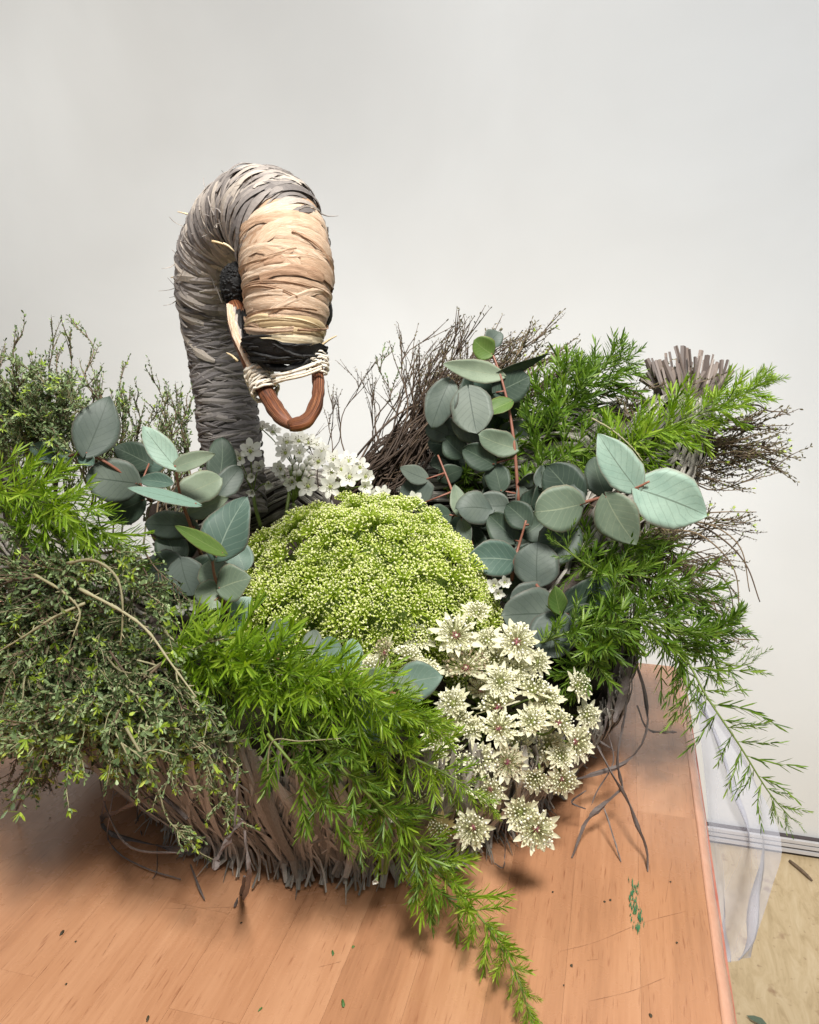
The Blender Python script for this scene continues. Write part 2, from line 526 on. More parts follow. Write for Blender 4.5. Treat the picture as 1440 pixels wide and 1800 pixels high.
    def mesh(s, name, mats, smooth=True, origin=None):
        me = bpy.data.meshes.new(name)
        vs = s.v
        if origin is not None:
            o = Vector(origin)
            vs = [(x - o.x, y - o.y, z - o.z) for x, y, z in s.v]
        me.from_pydata(vs, [], s.f)
        for m in (mats if isinstance(mats, (list, tuple)) else [mats]):
            me.materials.append(M[m])
        if len(me.materials) > 1:
            me.polygons.foreach_set('material_index', s.mi)
        if smooth:
            me.polygons.foreach_set('use_smooth', [True] * len(s.f))
        a = me.attributes.new('rnd', 'FLOAT', 'POINT')
        a.data.foreach_set('value', s.r)
        if any(u != (0, 0, 0) for u in s.uv):
            a = me.attributes.new('leafuv', 'FLOAT_VECTOR', 'POINT')
            a.data.foreach_set('vector', [c for u in s.uv for c in u])
        me.update()
        return me


def obj(name, mesh, parent=None, mat4=None):
    o = bpy.data.objects.new(name, mesh)
    col.objects.link(o)
    if parent:
        o.parent = parent
    if mat4 is not None:
        o.matrix_local = mat4
    return o


def tag(o, label, cat, group=None):
    o['label'] = label
    o['category'] = cat
    if group:
        o['group'] = group
    return o


def thing(name, label, cat, loc=(0, 0, 0), group=None):
    o = bpy.data.objects.new(name, None)
    col.objects.link(o)
    o.empty_display_size = 0.02
    o.location = loc
    return tag(o, label, cat, group)


def structure(o):
    o['kind'] = 'structure'
    return o


def stuff(o):
    o['kind'] = 'stuff'
    return o


def frame(direction, up=None, spin=None):
    """matrix whose Z is direction"""
    z = Vector(direction).normalized()
    up = Vector(up) if up is not None else rvec()
    x = up - z * up.dot(z)
    x = x.normalized() if x.length > 1e-5 else z.orthogonal().normalized()
    if spin is not None:
        x = Quaternion(z, spin) @ x
    y = z.cross(x)
    return Matrix((x, y, z)).transposed().to_4x4()


def spline(pts, n):
    """Catmull-Rom through the points, n samples"""
    pts = [Vector(p) for p in pts]
    if len(pts) == 2:
        return [pts[0].lerp(pts[1], i / (n - 1)) for i in range(n)]
    q = [pts[0] * 2 - pts[1]] + pts + [pts[-1] * 2 - pts[-2]]
    out = []
    m = len(pts) - 1
    for i in range(n):
        t = i / (n - 1) * m
        k = min(int(t), m - 1)
        t -= k
        a, b, c, d = q[k:k + 4]
        out.append(0.5 * ((2 * b) + (c - a) * t + (2 * a - 5 * b + 4 * c - d) * t * t + (3 * b - a - 3 * c + d) * t ** 3))
    return out


def pick(arr, t):
    """linear lookup in a list, t 0..1"""
    x = t * (len(arr) - 1)
    i = min(int(x), len(arr) - 2)
    return arr[i] + (arr[i + 1] - arr[i]) * (x - i)


# ================================================================ THE SETTING
WALL_Y, FLOOR_Z = 1.85, -0.88
b = MB(); b.box((-6, WALL_Y, FLOOR_Z), (6, WALL_Y + 0.1, 3.2))
wall = structure(obj('wall', b.mesh('wall', 'wall', False)))
b = MB(); b.box((-6, -3, FLOOR_Z - 0.05), (6, WALL_Y + 0.1, FLOOR_Z - 0.002))
structure(obj('floor', b.mesh('floor', 'floor', False)))
b = MB(); b.box((-6, WALL_Y - 0.012, FLOOR_Z), (6, WALL_Y - 0.001, FLOOR_Z + 0.045))
skirt = obj('skirting', b.mesh('skirting', 'groove', False), wall)
b = MB(); b.box((-6, WALL_Y - 0.020, FLOOR_Z + 0.008), (6, WALL_Y - 0.0115, FLOOR_Z + 0.016))
rail = b.mesh('rail', 'metal', False)
for dz in (0.0, 0.0145, 0.026):
    obj('rail', rail, skirt, Matrix.Translation((0, 0, dz)))

# ---------------------------------------------------------------- workbench
TX = 0.093      # right edge of the top
TY = 0.905      # back edge
table = thing('workbench', 'beech butcher block workbench with red edging under the swan basket', 'table', (-0.6, 0.2, FLOOR_Z))
toff = Matrix.Translation(-table.location)
b = MB(); b.box((-1.25, -0.45, -0.040), (TX - 0.010, TY - 0.003, -0.0012))
obj('tabletop', b.mesh('tabletop', 'wood_gap', False), table, toff)
SW = 0.046
stave_cache = {}


def stave_mesh(L, w):
    key = (round(L, 2), round(w, 4))
    if key not in stave_cache:
        s = MB()
        L2, w2, c = key[0] / 2 - 0.00005, w / 2 - 0.00006, 0.0
        v = []
        for z, k in ((-0.012, 0), (-c * 0.6, 0), (0, c)):
            for sx, sy in ((-1, -1), (1, -1), (1, 1), (-1, 1)):
                v.append((sx * (w2 - k), sy * (L2 - k), z))
        f = [(8, 9, 10, 11)]
        for r0 in (0, 4):
            for j in range(4):
                k = (j + 1) % 4
                f.append((r0 + j, r0 + k, r0 + 4 + k, r0 + 4 + j))
        s.add(v, f)
        stave_cache[key] = s.mesh('stave', 'wood', False)
    return stave_cache[key]


rs = random.Random(21)
x = TX - 0.010
ci = 0
fixed = {0: [0.905, 0.62, 0.28, -0.02, -0.45], 1: [0.905, 0.60, 0.30, -0.06, -0.45]}
while x > -1.2:
    w = SW
    cuts = fixed.get(ci)
    if cuts is None:
        cuts = [TY]
        y = TY - rs.choice((0.18, 0.26, 0.34, 0.42))
        while y > -0.3:
            cuts.append(round(y, 2))
            y -= rs.choice((0.30, 0.38, 0.46, 0.54))
        cuts.append(-0.45)
    for y1, y0 in zip(cuts, cuts[1:]):
        L = round(y1 - y0, 2)
        obj('stave', stave_mesh(L, w), table, toff @ Matrix.Translation((x - w / 2, (y0 + y1) / 2, rs.uniform(-0.00008, 0.00008))))
    x -= w
    ci += 1
# rounded film-covered edge and the red strip below it
b = MB()
prof = [(0, 0)] + [(0.009 * math.sin(a), 0.009 * math.cos(a) - 0.009) for a in [R(d) for d in (15, 35, 55, 75, 90)]] + [(0.009, -0.013), (0, -0.013)]
ys = [-0.45 + i * 0.03 for i in range(46)]
ys = [y for y in ys if y < TY - 0.01] + [TY - 0.004]
verts, faces = [], []
re_ = random.Random(5)
for y in ys:
    jx, jz = re_.uniform(-0.0006, 0.0006), re_.uniform(-0.0003, 0.0002)
    for px_, pz_ in prof:
        verts.append((TX - 0.0098 + px_ + (jx if px_ > 0 else 0), y, pz_ + 0.0002 + (jz if px_ > 0 else 0)))
m_ = len(prof)
for i in range(len(ys) - 1):
    for j in range(m_):
        k = (j + 1) % m_
        faces.append((i * m_ + j, (i + 1) * m_ + j, (i + 1) * m_ + k, i * m_ + k))
b.add(verts, faces)
obj('edge_trim', b.mesh('edge_trim', 'edge_pink'), table, toff)
b = MB(); b.box((TX - 0.0098, -0.45, -0.042), (TX + 0.0015, TY - 0.004, -0.0135))
obj('red_edging', b.mesh('red_edging', 'edge_red', False), table, toff)
b = MB()
for lx in (-1.15, TX - 0.12):
    for ly in (-0.38, TY - 0.10):
        b = MB(); b.box((lx, ly, FLOOR_Z), (lx + 0.07, ly + 0.07, -0.041))
        obj('leg', b.mesh('leg', 'wood', False), table, toff)
# green smear rubbed into the top
b = MB()
rg = random.Random(3)
for i in range(70):
    t = rg.random()
    c = PZ(1112 + t * 10 + rg.gauss(0, 5.5), 1550 + t * 86 + rg.uniform(-6, 6), 0.0005 + i * 0.00002)
    L, w_ = rg.uniform(0.001, 0.005), rg.uniform(0.0002, 0.0006)
    d = Vector((rg.uniform(-0.12, 0.12), 1, 0)).normalized()
    s_ = Vector((d.y, -d.x, 0))
    b.add([c - d * L - s_ * w_ * 0.3, c - s_ * w_, c + d * L, c + s_ * w_], [(0, 3, 2, 1)], rg.random())
obj('green_smear', b.mesh('green_smear', 'smear', False), table, toff)

# scratches in the varnish
b = MB()
for sc in ([(1035, 1760), (1110, 1742), (1170, 1718)], [(985, 1672), (1050, 1655), (1130, 1622), (1205, 1602)], [(1032, 1688), (1052, 1686)], [(290, 1597), (360, 1596), (420, 1594)], [(560, 1700), (600, 1690)], [(180, 1680), (205, 1640)], [(1170, 1585), (1182, 1510)]):
    q_ = spline([PZ(a_, c_, .0004) for a_, c_ in sc], 12)
    b.ribbon(q_, ZV, [.00006 + .00014 * math.sin(z * 2.3) ** 2 for z in range(12)], .00005, rg.random())
obj('scratches', b.mesh('scratches', 'scratch'), table, toff)

# crumbs lying about
crumbs = [(109, 1640, 15, 'd', 'small dark seed husk lying on the wood at the left'), (133, 1655, 5, 'd', None), (116, 1730, 5, 'd', None), (260, 1790, 14, 'd', 'dark sliver on the wood near the lower left edge'),
          (585, 1675, 14, 'g', 'dark green leaf scrap on the wood below the trailing fern'), (621, 1664, 7, 'g', None), (603, 1764, 18, 'g', 'moss green leaf scrap on the wood at the bottom centre'), (458, 1774, 10, 'g', 'blue green flake on the wood left of the moss green scrap'),
          (972, 1568, 5, 'd', None), (1073, 1582, 7, 'd', None), (1005, 1697, 7, 'd', None), (1144, 1785, 8, 'd', None), (1190, 1657, 6, 'd', None), (991, 1732, 4, 'd', None), (424, 1622, 5, 'd', None), (88, 1438, 5, 'd', None), (1179, 1550, 5, 'd', None), (1063, 1585, 6, 'd', None), (1115, 1605, 8, 'g', None)]
rc = random.Random(9)
for i, (px_, py_, sz, kind, lab) in enumerate(crumbs):
    c = PZ(px_, py_, 0.0006)
    r_ = px2m(sz, 0.55) / 2
    b = MB()
    d = Vector((rc.uniform(-.5, .5), 1, 0)).normalized()
    s_ = Vector((d.y, -d.x, 0))
    e = 0.35 if sz > 9 else 0.75
    k = 7
    top = [d * math.cos(a) * r_ * rc.uniform(.75, 1.15) + s_ * math.sin(a) * r_ * e * rc.uniform(.7, 1.2) for a in [2 * math.pi * j / k for j in range(k)]]
    b.add([t_ for t_ in top] + [t_ * 0.6 + ZV * r_ * 0.35 for t_ in top] + [ZV * r_ * 0.4], [(j, (j + 1) % k, k + (j + 1) % k, k + j) for j in range(k)] + [(k + j, k + (j + 1) % k, 2 * k) for j in range(k)], rc.random())
    o = obj('plant_crumb', b.mesh('plant_crumb', 'crumb_dark' if kind == 'd' else 'crumb_green'), None, Matrix.Translation(c))
    if not lab:
        marks = [('the green smear', 1117, 1590), ('the trailing fern tip', 930, 1780), ('the longest dangling strand', 1136, 1500), ('the dark seed husk', 109, 1640), ('the dark green leaf scrap', 585, 1675), ('the raffia foot', 430, 1590), ('the raffia loops', 230, 1470)]
        q = sorted((math.hypot(px_ - a, py_ - b_), n_, a, b_) for n_, a, b_ in marks)[0]
        dr = ('right of', 'below right of', 'below', 'below left of', 'left of', 'above left of', 'above', 'above right of')[int(round(math.degrees(math.atan2(py_ - q[3], px_ - q[2])) / 45)) % 8]
        lab = '%s on the wood, %s%s %s' % ('tiny dark speck' if kind == 'd' else 'tiny green fleck', 'close ' if q[0] < 40 else ('far ' if q[0] > 110 else ''), dr, q[1])
    tag(o, lab, 'crumb', 'plant crumbs on the bench')

# floor scraps
b = MB()
a0, a1 = PZ(1388, 1513, FLOOR_Z + 0.003), PZ(1428, 1548, FLOOR_Z + 0.003)
b.tube(spline([a0, a0.lerp(a1, .5) + Vector((0.002, 0, 0)), a1], 6), [0.003, 0.004, 0.004, 0.004, 0.0035, 0.002], 6)
tag(obj('twig_scrap', b.mesh('twig_scrap', 'twig_stem', True, a0), None, Matrix.Translation(a0)), 'short brown twig lying on the floor below the skirting', 'twig')
b = MB()
a0, a1 = PZ(1312, 1785, FLOOR_Z + 0.004), PZ(1350, 1806, FLOOR_Z + 0.004)
dd = (a1 - a0)
b.blade(a0, dd, ZV, dd.length, 0.016, 0.4, 0, 0.1, 0.5)
tag(obj('leaf_scrap', b.mesh('leaf_scrap', 'e_deep', True, a0), None, Matrix.Translation(a0)), 'dark grey leaf lying on the floor beside the bench', 'leaf')

# plastic film hanging from the bench's right edge
b = MB()
rows = [
    [(1229, 1215), (1238, 1290), (1248, 1380), (1254, 1450), (1262, 1540), (1272, 1650), (1276, 1690)],
    [(1234, 1222), (1262, 1300), (1280, 1400), (1290, 1470), (1292, 1560), (1290, 1640), (1284, 1692)],
    [(1238, 1232), (1284, 1320), (1318, 1410), (1330, 1480), (1326, 1550), (1312, 1640), (1296, 1690)],
    [(1243, 1240), (1304, 1336), (1352, 1420), (1376, 1490), (1358, 1560), (1334, 1636), (1312, 1680)],
]
dep = [0.86, 0.80, 0.75, 0.71, 0.67, 0.62, 0.60]
pts = []
for i, row in enumerate(rows):
    pts.append(spline([P(a, c, dep[j] + (0, 0.012, -0.014, 0.02)[i] + 0.02) for j, (a, c) in enumerate(row)], 30))
nx = 22
verts, faces = [], []
for j in range(30):
    line = spline([pts[i][j] for i in range(4)], nx)
    for i, q in enumerate(line):
        wob = 0.0025 * math.sin(i * 1.1 + j * 0.15) + 0.005 * math.sin(i * 0.45 - j * 0.22) + 0.006 * abs(math.sin(i * .42 + j * .09)) + 0.003 * abs(math.sin(i * .2 - j * .3))
        verts.append(q + Vector((1, 0.2, 0)) * ((wob - .007) * min(1, i / 6) * min(1, (nx - 1 - i) / 3 + .3) - .004 * (1 - i / (nx - 1))))
for j in range(29):
    for i in range(nx - 1):
        faces.append((j * nx + i, j * nx + i + 1, (j + 1) * nx + i + 1, (j + 1) * nx + i))
b.add(verts, faces)
fo = Vector((TX + 0.01, 0.6, -0.02))
o = obj('plastic_film', b.mesh('plastic_film', 'film', True, fo), None, Matrix.Translation(fo))
tag(o, 'clear crumpled plastic film hanging off the right edge of the workbench', 'plastic sheet')

# ================================================================ SWAN BASKET
BC = (-0.015, 0.745)      # centre of the bowl in (u, v)
swan = thing('swan_basket', 'woven raffia swan planter with bent neck, brown head and beak of bent willow', 'basket', W(BC[0], BC[1], 0))
sw_o = swan.location.copy()
sw_m = Matrix.Translation((0, 0, 0))


def spart(name, mb, mats, parent=None, smooth=True):
    """a part of the swan, its mesh given in world space"""
    return obj(name, mb.mesh(name, mats, smooth, sw_o), parent or swan)


def bowl(th, t):
    """th: angle (0 = right, -90 = towards the camera), t 0 bottom .. 1 rim"""
    e = max(0.0, 1 - t) ** 1.8
    a = 0.235 + 0.085 * (1 - e)
    c = 0.243 + 0.040 * (1 - e)
    if math.cos(th) > 0:
        a -= 0.015 + 0.03 * t
    dth = (math.degrees(th) + 36 + 180) % 360 - 180       # the front right is drawn in
    k = 1 - 0.24 * math.exp(-(dth / 52) ** 2)
    a, c = a * k, c * k
    z = 0.004 + (0.125 - 0.055 * math.exp(-(dth / 45) ** 2)) * t
    return W(BC[0] + a * math.cos(th), BC[1] + c * math.sin(th), z)


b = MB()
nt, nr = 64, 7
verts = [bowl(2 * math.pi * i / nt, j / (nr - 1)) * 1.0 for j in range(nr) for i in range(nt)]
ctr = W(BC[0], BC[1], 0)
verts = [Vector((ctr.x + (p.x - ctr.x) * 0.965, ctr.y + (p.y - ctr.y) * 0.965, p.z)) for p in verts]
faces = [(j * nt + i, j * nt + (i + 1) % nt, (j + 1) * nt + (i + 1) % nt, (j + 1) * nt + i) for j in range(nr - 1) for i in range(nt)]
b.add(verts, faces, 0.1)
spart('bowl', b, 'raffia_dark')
# added dark mound in the bowl, standing in for shade between the plants
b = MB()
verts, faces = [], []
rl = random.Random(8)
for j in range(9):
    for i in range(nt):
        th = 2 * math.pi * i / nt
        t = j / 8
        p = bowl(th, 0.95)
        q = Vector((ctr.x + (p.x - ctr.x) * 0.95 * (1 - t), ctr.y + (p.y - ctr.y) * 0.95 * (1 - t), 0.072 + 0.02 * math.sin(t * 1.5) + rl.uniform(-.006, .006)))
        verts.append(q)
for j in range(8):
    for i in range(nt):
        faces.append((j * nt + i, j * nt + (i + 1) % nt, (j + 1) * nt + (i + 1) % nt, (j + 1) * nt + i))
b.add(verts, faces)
spart('shade_mound', b, 'gap_shade')

# raffia strands hanging down the outside of the bowl
rr = random.Random(31)
strand_stuff = MB()


def out_normal(th):
    return (UV * math.cos(th) + VV * math.sin(th)).normalized()


def body_strand(th, lean, t0, t1, width, off, rnd):
    pts, nr_, wd = [], [], []
    k = 9
    for i in range(k):
        s = i / (k - 1)
        t = t0 + (t1 - t0) * s
        th2 = th + lean * s + 0.007 * math.sin(s * 4 + rnd * 9)
        p = bowl(th2, max(t, 0.0))
        n = out_normal(th2)
        flick = 0.0
        if t < 0.12:
            flick = (0.12 - t) * 0.10
        p = p + n * (off + flick + 0.0012 * math.sin(s * 4 + rnd * 20))
        p.z = max(p.z + (t if t < 0 else 0) * 0.01, 0.0012 + 0.003 * rnd)
        pts.append(p)
        q = (n + rvec(rr) * 0.45).normalized() if i % 3 == 0 else (nr_[-1] * 0.7 + n * 0.5).normalized()
        nr_.append(q)
        wd.append(width * (0.55 + 0.9 * math.sin(math.pi * min(0.95, 0.15 + s * 0.8))))
    return pts, nr_, wd


for c_ in range(66):
    thc = R(rr.uniform(-178, -12))
    leanc = rr.uniform(0.0, 0.30) if thc < R(-140) else rr.gauss(0, 0.09)
    curl_, offc = rr.gauss(0, .05), rr.uniform(.0, .007)
    for i in range(rr.randint(2, 6)):
        t0 = rr.uniform(0.75, 1.1)
        t1 = rr.uniform(-0.1, 0.10) if rr.random() < 0.8 else rr.uniform(0.1, 0.3)
        a, n_, w_ = body_strand(thc + rr.gauss(0, .022), leanc + rr.gauss(0, .03), t0, t1, rr.choice((.0018, .0026, .0034, .0044, .0056)), offc + rr.uniform(0.0, 0.004), rr.random())
        for q_ in range(len(a)):
            z_ = q_ / (len(a) - 1)
            a[q_] = a[q_] + (UV * math.sin(-thc) + VV * math.cos(thc)) * (curl_ * .12 * math.sin(z_ * 3.1))
        b = MB()
        b.ribbon(a, n_, w_, 0.0004, rr.random())
        spart('raffia_strand', b, 'raffia', None, False)
for i in range(1500):
    th = R(rr.uniform(-185, 30))
    a, n_, w_ = body_strand(th, rr.gauss(0.0, 0.09), rr.uniform(0.5, 1.1), rr.uniform(-.05, .35), rr.uniform(0.001, 0.003), rr.uniform(-0.001, 0.006), rr.random())
    strand_stuff.ribbon(a, n_, w_, 0.0003, rr.random())
for i in range(90):
    th = R(rr.uniform(-178, -20))
    a, n_, w_ = body_strand(th, rr.uniform(-.22, .22), rr.uniform(0.85, 1.1), rr.uniform(-.08, .1), rr.uniform(0.0008, 0.0024), rr.uniform(0.005, 0.012), rr.random())
    for q_ in range(len(a)):
        a[q_] = a[q_] + ZV * (.012 * math.sin(3.1 * q_ / 8) * rr.uniform(.6, 1.2))
    strand_stuff.ribbon(spline(a, 14), spline(n_, 14), 0.0016, 0.0003, rr.random())
# strands sweeping sideways along the left shoulder
for i in range(90):
    th = R(rr.uniform(-182, -152))
    lean = rr.uniform(0.15, 0.55)
    a, n_, w_ = body_strand(th, lean, rr.uniform(0.35, 1.0), rr.uniform(0.05, 0.5), rr.uniform(0.002, 0.005), rr.uniform(0.004, 0.016), rr.random())
    strand_stuff.ribbon(a, n_, w_, 0.0004, rr.random())
# frayed ends at the foot
for i in range(80):
    th = R(rr.uniform(-170, -40))
    p0 = bowl(th, 0.05) + out_normal(th) * 0.004
    p0.z = 0.005
    d = (out_normal(th) + rvec(rr) * 0.8)
    L = rr.uniform(0.008, 0.03)
    p1 = p0 + Vector((d.x, d.y, 0)).normalized() * L
    pm = p0.lerp(p1, .5) + ZV * rr.uniform(0.0, 0.006)
    p1.z = 0.0012
    strand_stuff.ribbon(spline([p0, pm, p1], 5), ZV, [0.002, 0.002, 0.0016, 0.001, 0.0004], 0.0003, rr.random())
stuff(spart('raffia_weave', strand_stuff, 'raffia', None, False))


def loose(pts, w, rnd, nrm=None, n=16):
    q = spline([(PZ(*p, 0.0025) if len(p) == 2 else P(*p)) for p in pts], n)
    b = MB()
    nn = [((nrm or -VV) * 0.6 + ZV * 0.5 + rvec(rr) * 0.5).normalized()]
    for i in range(n - 1):
        nn.append((nn[-1] + rvec(rr) * 0.45).normalized())
    w *= .72
    ww = [w * (0.7 + 0.6 * math.sin(3.1 * i / n)) for i in range(n - 1)] + [w * 0.3]
    b.ribbon(q, nn, ww, 0.0005, rnd, 0, 0.3)
    spart('loose_strand', b, 'raffia_loose', None, False)


# tendrils hanging at the right (d: depth)
loose([(1092, 1170, .72), (1100, 1240, .71), (1085, 1330, .68), (1095, 1385, .665)], 0.006, .5)
loose([(1118, 1165, .74), (1134, 1220, .73), (1136, 1288, .70), (1100, 1340, .68), (1040, 1362, .67), (1008, 1372, .65)], 0.0045, .45)
loose([(1045, 1300, .69), (1075, 1360, .66), (1100, 1400, .65), (1120, 1450, .63), (1136, 1490, .62), (1139, 1532, .61)], 0.005, .75)
loose([(1095, 1385, .66), (1055, 1420, .645), (1030, 1445, .64), (1005, 1508, .625)], 0.0068, .7)
loose([(1060, 1415, .65), (1072, 1450, .64), (1092, 1515, .62)], 0.0018, .9)
loose([(1120, 1240, .73), (1140, 1283, .72), (1190, 1287, .72)], 0.004, .8)
loose([(1040, 1290, .70), (1015, 1310, .70), (1045, 1300, .69), (1080, 1320, .69)], 0.0045, .2)
loose([(1030, 1390, .66), (1005, 1410, .65), (1030, 1422, .65)], 0.0018, .3)
loose([(1070, 1290, .69), (1078, 1340, .68), (1050, 1390, .67), (1040, 1415, .66)], 0.0012, .5)
loose([(1105, 1170, .72), (1095, 1220, .71), (1080, 1270, .70)], 0.008, .85)
loose([(1075, 1185, .71), (1072, 1230, .70), (1060, 1290, .69)], 0.007, .7)
loose([(890, 1440, .6), (888, 1500), (885, 1525), (870, 1518)], 0.0007, .9)
# loops lying at the left
loose([(330, 1440, .55), (280, 1400, .57), (210, 1425, .60), (178, 1440), (200, 1468), (290, 1490), (330, 1495, .54)], 0.0055, .45)
loose([(200, 1390, .60), (192, 1440, .60), (190, 1475), (215, 1505), (265, 1530), (318, 1546)], 0.0016, .8)
loose([(175, 1370, .61), (190, 1430, .60), (230, 1490, .57), (320, 1500, .55)], 0.0018, .7)
loose([(182, 1350, .61), (184, 1400, .60), (178, 1440)], 0.004, .2)
loose([(240, 1380, .58), (242, 1440), (250, 1470)], 0.0012, .3)
loose([(276, 1490), (276, 1530), (268, 1545)], 0.0008, .4)
loose([(72, 1345, .60), (45, 1390, .60), (28, 1425)], 0.003, .5)
loose([(35, 1330, .62), (65, 1378, .60)], 0.0032, .4)
loose([(335, 1520), (350, 1560), (360, 1582)], 0.002, .7)
loose([(430, 1540, .52), (425, 1570), (412, 1594)], 0.004, .2)
loose([(418, 1350, .5), (416, 1400, .5), (412, 1460, .505)], 0.0022, .85)
loose([(425, 1440, .5), (385, 1505, .505), (378, 1530, .5)], 0.006, .6)
loose([(430, 1460, .5), (438, 1540, .5), (428, 1582)], 0.0045, .8)

# ---------------------------------------------------------------- neck and head
NECK = [(415, 900, .815, .029), (408, 800, .815, .0285), (397, 710, .81, .028), (387, 630, .805, .0285), (380, 565, .795, .030), (376, 508, .78, .0325), (385, 452, .765, .0345), (410, 405, .742, .0355), (446, 378, .708, .036), (478, 388, .674, .0355), (498, 428, .652, .0350), (505, 475, .642, .0338), (506, 525, .638, .0318), (503, 580, .636, .0292), (501, 612, .636, .0265), (500, 640, .638, .020)]
npts = [P(a, c, d) for a, c, d, r_ in NECK]
nrad = [q[3] for q in NECK]
NS = 140
npath = spline(npts, NS)
frames_ = []
prev = None
for i in range(NS):
    t = (npath[min(i + 1, NS - 1)] - npath[max(i - 1, 0)]).normalized()
    a = prev - t * prev.dot(t) if prev is not None else UV - t * UV.dot(t)
    a.normalize()
    prev = a
    frames_.append((t, a, t.cross(a)))


def neck_at(s, ang, off=0.0):
    """s 0..1 along the neck; returns point, normal"""
    x = max(0, min(NS - 1.001, s * (NS - 1)))
    i = int(x)
    f = x - i
    p = npath[i].lerp(npath[i + 1], f)
    t, a, c = frames_[i]
    n = a * math.cos(ang) + c * math.sin(ang)
    r_ = pick(nrad, s)
    return p + n * (r_ + off), n


def tube_part(name, s0, s1, mats, off=-0.003, m=None):
    b = MB()
    k, nn = 46, 28
    verts = [neck_at(s0 + (s1 - s0) * i / k, 2 * math.pi * j / nn, off)[0] for i in range(k + 1) for j in range(nn)]
    faces = [(i * nn + j, i * nn + (j + 1) % nn, (i + 1) * nn + (j + 1) % nn, (i + 1) * nn + j) for i in range(k) for j in range(nn)]
    faces.append(tuple(k * nn + j for j in range(nn)))
    b.add(verts, faces, 0.2)
    return spart(name, b, mats)


S_HEAD = 0.630
neck_o = tube_part('neck', 0.0, S_HEAD + 0.03, 'neck_low')
head_o = tube_part('head', S_HEAD, 0.985, 'head', -0.0015)


def wrap(s, a0, a1, ds, off, width, rnd, mb, n=18, waver=0.003, taper=True, thick=0.0005, crease=0.12):
    pts, nn, ww = [], [], []
    ph = rr.uniform(0, 6)
    for i in range(n):
        t = i / (n - 1)
        p, nr_ = neck_at(s + ds * t + waver * math.sin(ph + t * 4), a0 + (a1 - a0) * t, off + 0.0012 * math.sin(ph * 2 + t * 9))
        pts.append(p)
        nn.append(nr_)
        e = min(1, 6 * t, 6 * (1 - t)) if taper else 1
        ww.append(width * (0.35 + 0.65 * e))
    mb.ribbon(pts, nn, ww, thick, rnd, 0, crease)


weave_low, weave_up = MB(), MB()
for i in range(1300):
    s = rr.uniform(0.0, 0.36)
    a0 = rr.uniform(0, 6.28)
    wrap(s, a0, a0 + rr.uniform(1.5, 3.6), rr.gauss(0, 0.028), rr.uniform(-0.0025, 0.0016), rr.choice((.0014, .0028, .0042, .0056, .0070)), rr.random(), weave_low, 24)
stuff(spart('neck_wrap', weave_low, 'neck_low', neck_o, False))
for i in range(900):
    s = rr.uniform(0.31, S_HEAD + 0.012)
    a0 = rr.uniform(0, 6.28)
    wrap(s, a0, a0 + rr.uniform(1.4, 3.4), rr.gauss(0, 0.048), rr.uniform(-0.002, 0.0032), rr.choice((.0018, .0035, .0055, .0075, .0095)), rr.random(), weave_up, 24)
# stray hairs along the crest
for i in range(90):
    s = rr.uniform(0.30, S_HEAD)
    p, n_ = neck_at(s, rr.uniform(0, 6.28), 0.003)
    t = frames_[int(s * (NS - 1))][0]
    d = (n_ * 0.5 + rvec(rr) * 0.9 + ZV * 0.1).normalized()
    L = rr.uniform(0.006, 0.02)
    weave_up.ribbon(spline([p, p + d * L * .5 + rvec(rr) * 0.002, p + d * L], 5), rvec(rr), [0.0012, .0011, .0009, .0007, .0003], 0.0002, rr.random())
stuff(spart('crest_wrap', weave_up, 'neck', neck_o, False))
for i in range(46):
    s = rr.uniform(0.34, S_HEAD + 0.005)
    a0 = rr.uniform(0, 6.28)
    b = MB()
    wrap(s, a0, a0 + rr.uniform(1.5, 3.4), rr.gauss(0, 0.035), rr.uniform(0.002, 0.0045), rr.uniform(0.004, 0.0085), rr.random(), b, 22)
    spart('raffia_strand', b, 'neck', neck_o, False)

# bands round the head: strips that hug the surface, each lapped over the next
def band(s0, a0, a1, tilt, wid, off, rnd, mats, seed):
    r2 = random.Random(seed)
    b = MB()
    n, m_ = 40, 7
    ph, ph2 = r2.uniform(0, 6), r2.uniform(0, 6)
    verts, uv = [], []
    for i in range(n):
        t = i / (n - 1)
        an = a0 + (a1 - a0) * t
        wv = wid * (1 + .22 * math.sin(ph + t * 7) + .1 * math.sin(ph2 + t * 17))
        c = s0 + tilt * math.sin(an + ph) + .002 * math.sin(ph2 + an * 2)
        for j in range(m_):
            y = j / (m_ - 1) - .5
            lift = off + .0002 * math.cos(y * 3.1) + .0010 * (.5 - y) + .0003 * math.sin(ph + t * 12 + y * 9)
            if j in (0, m_ - 1):
                lift -= .0003
            verts.append(neck_at(min(.995, c + y * wv / .65), an, lift)[0])
            uv.append((rnd * 91 + t * (a1 - a0) * .7, rnd * 13 + y * wid * 800, 0))
    faces = [(i * m_ + j, i * m_ + j + 1, (i + 1) * m_ + j + 1, (i + 1) * m_ + j) for i in range(n - 1) for j in range(m_ - 1)]
    b.add(verts, faces, rnd, 0, uv)
    return spart('raffia_band', b, mats, head_o)


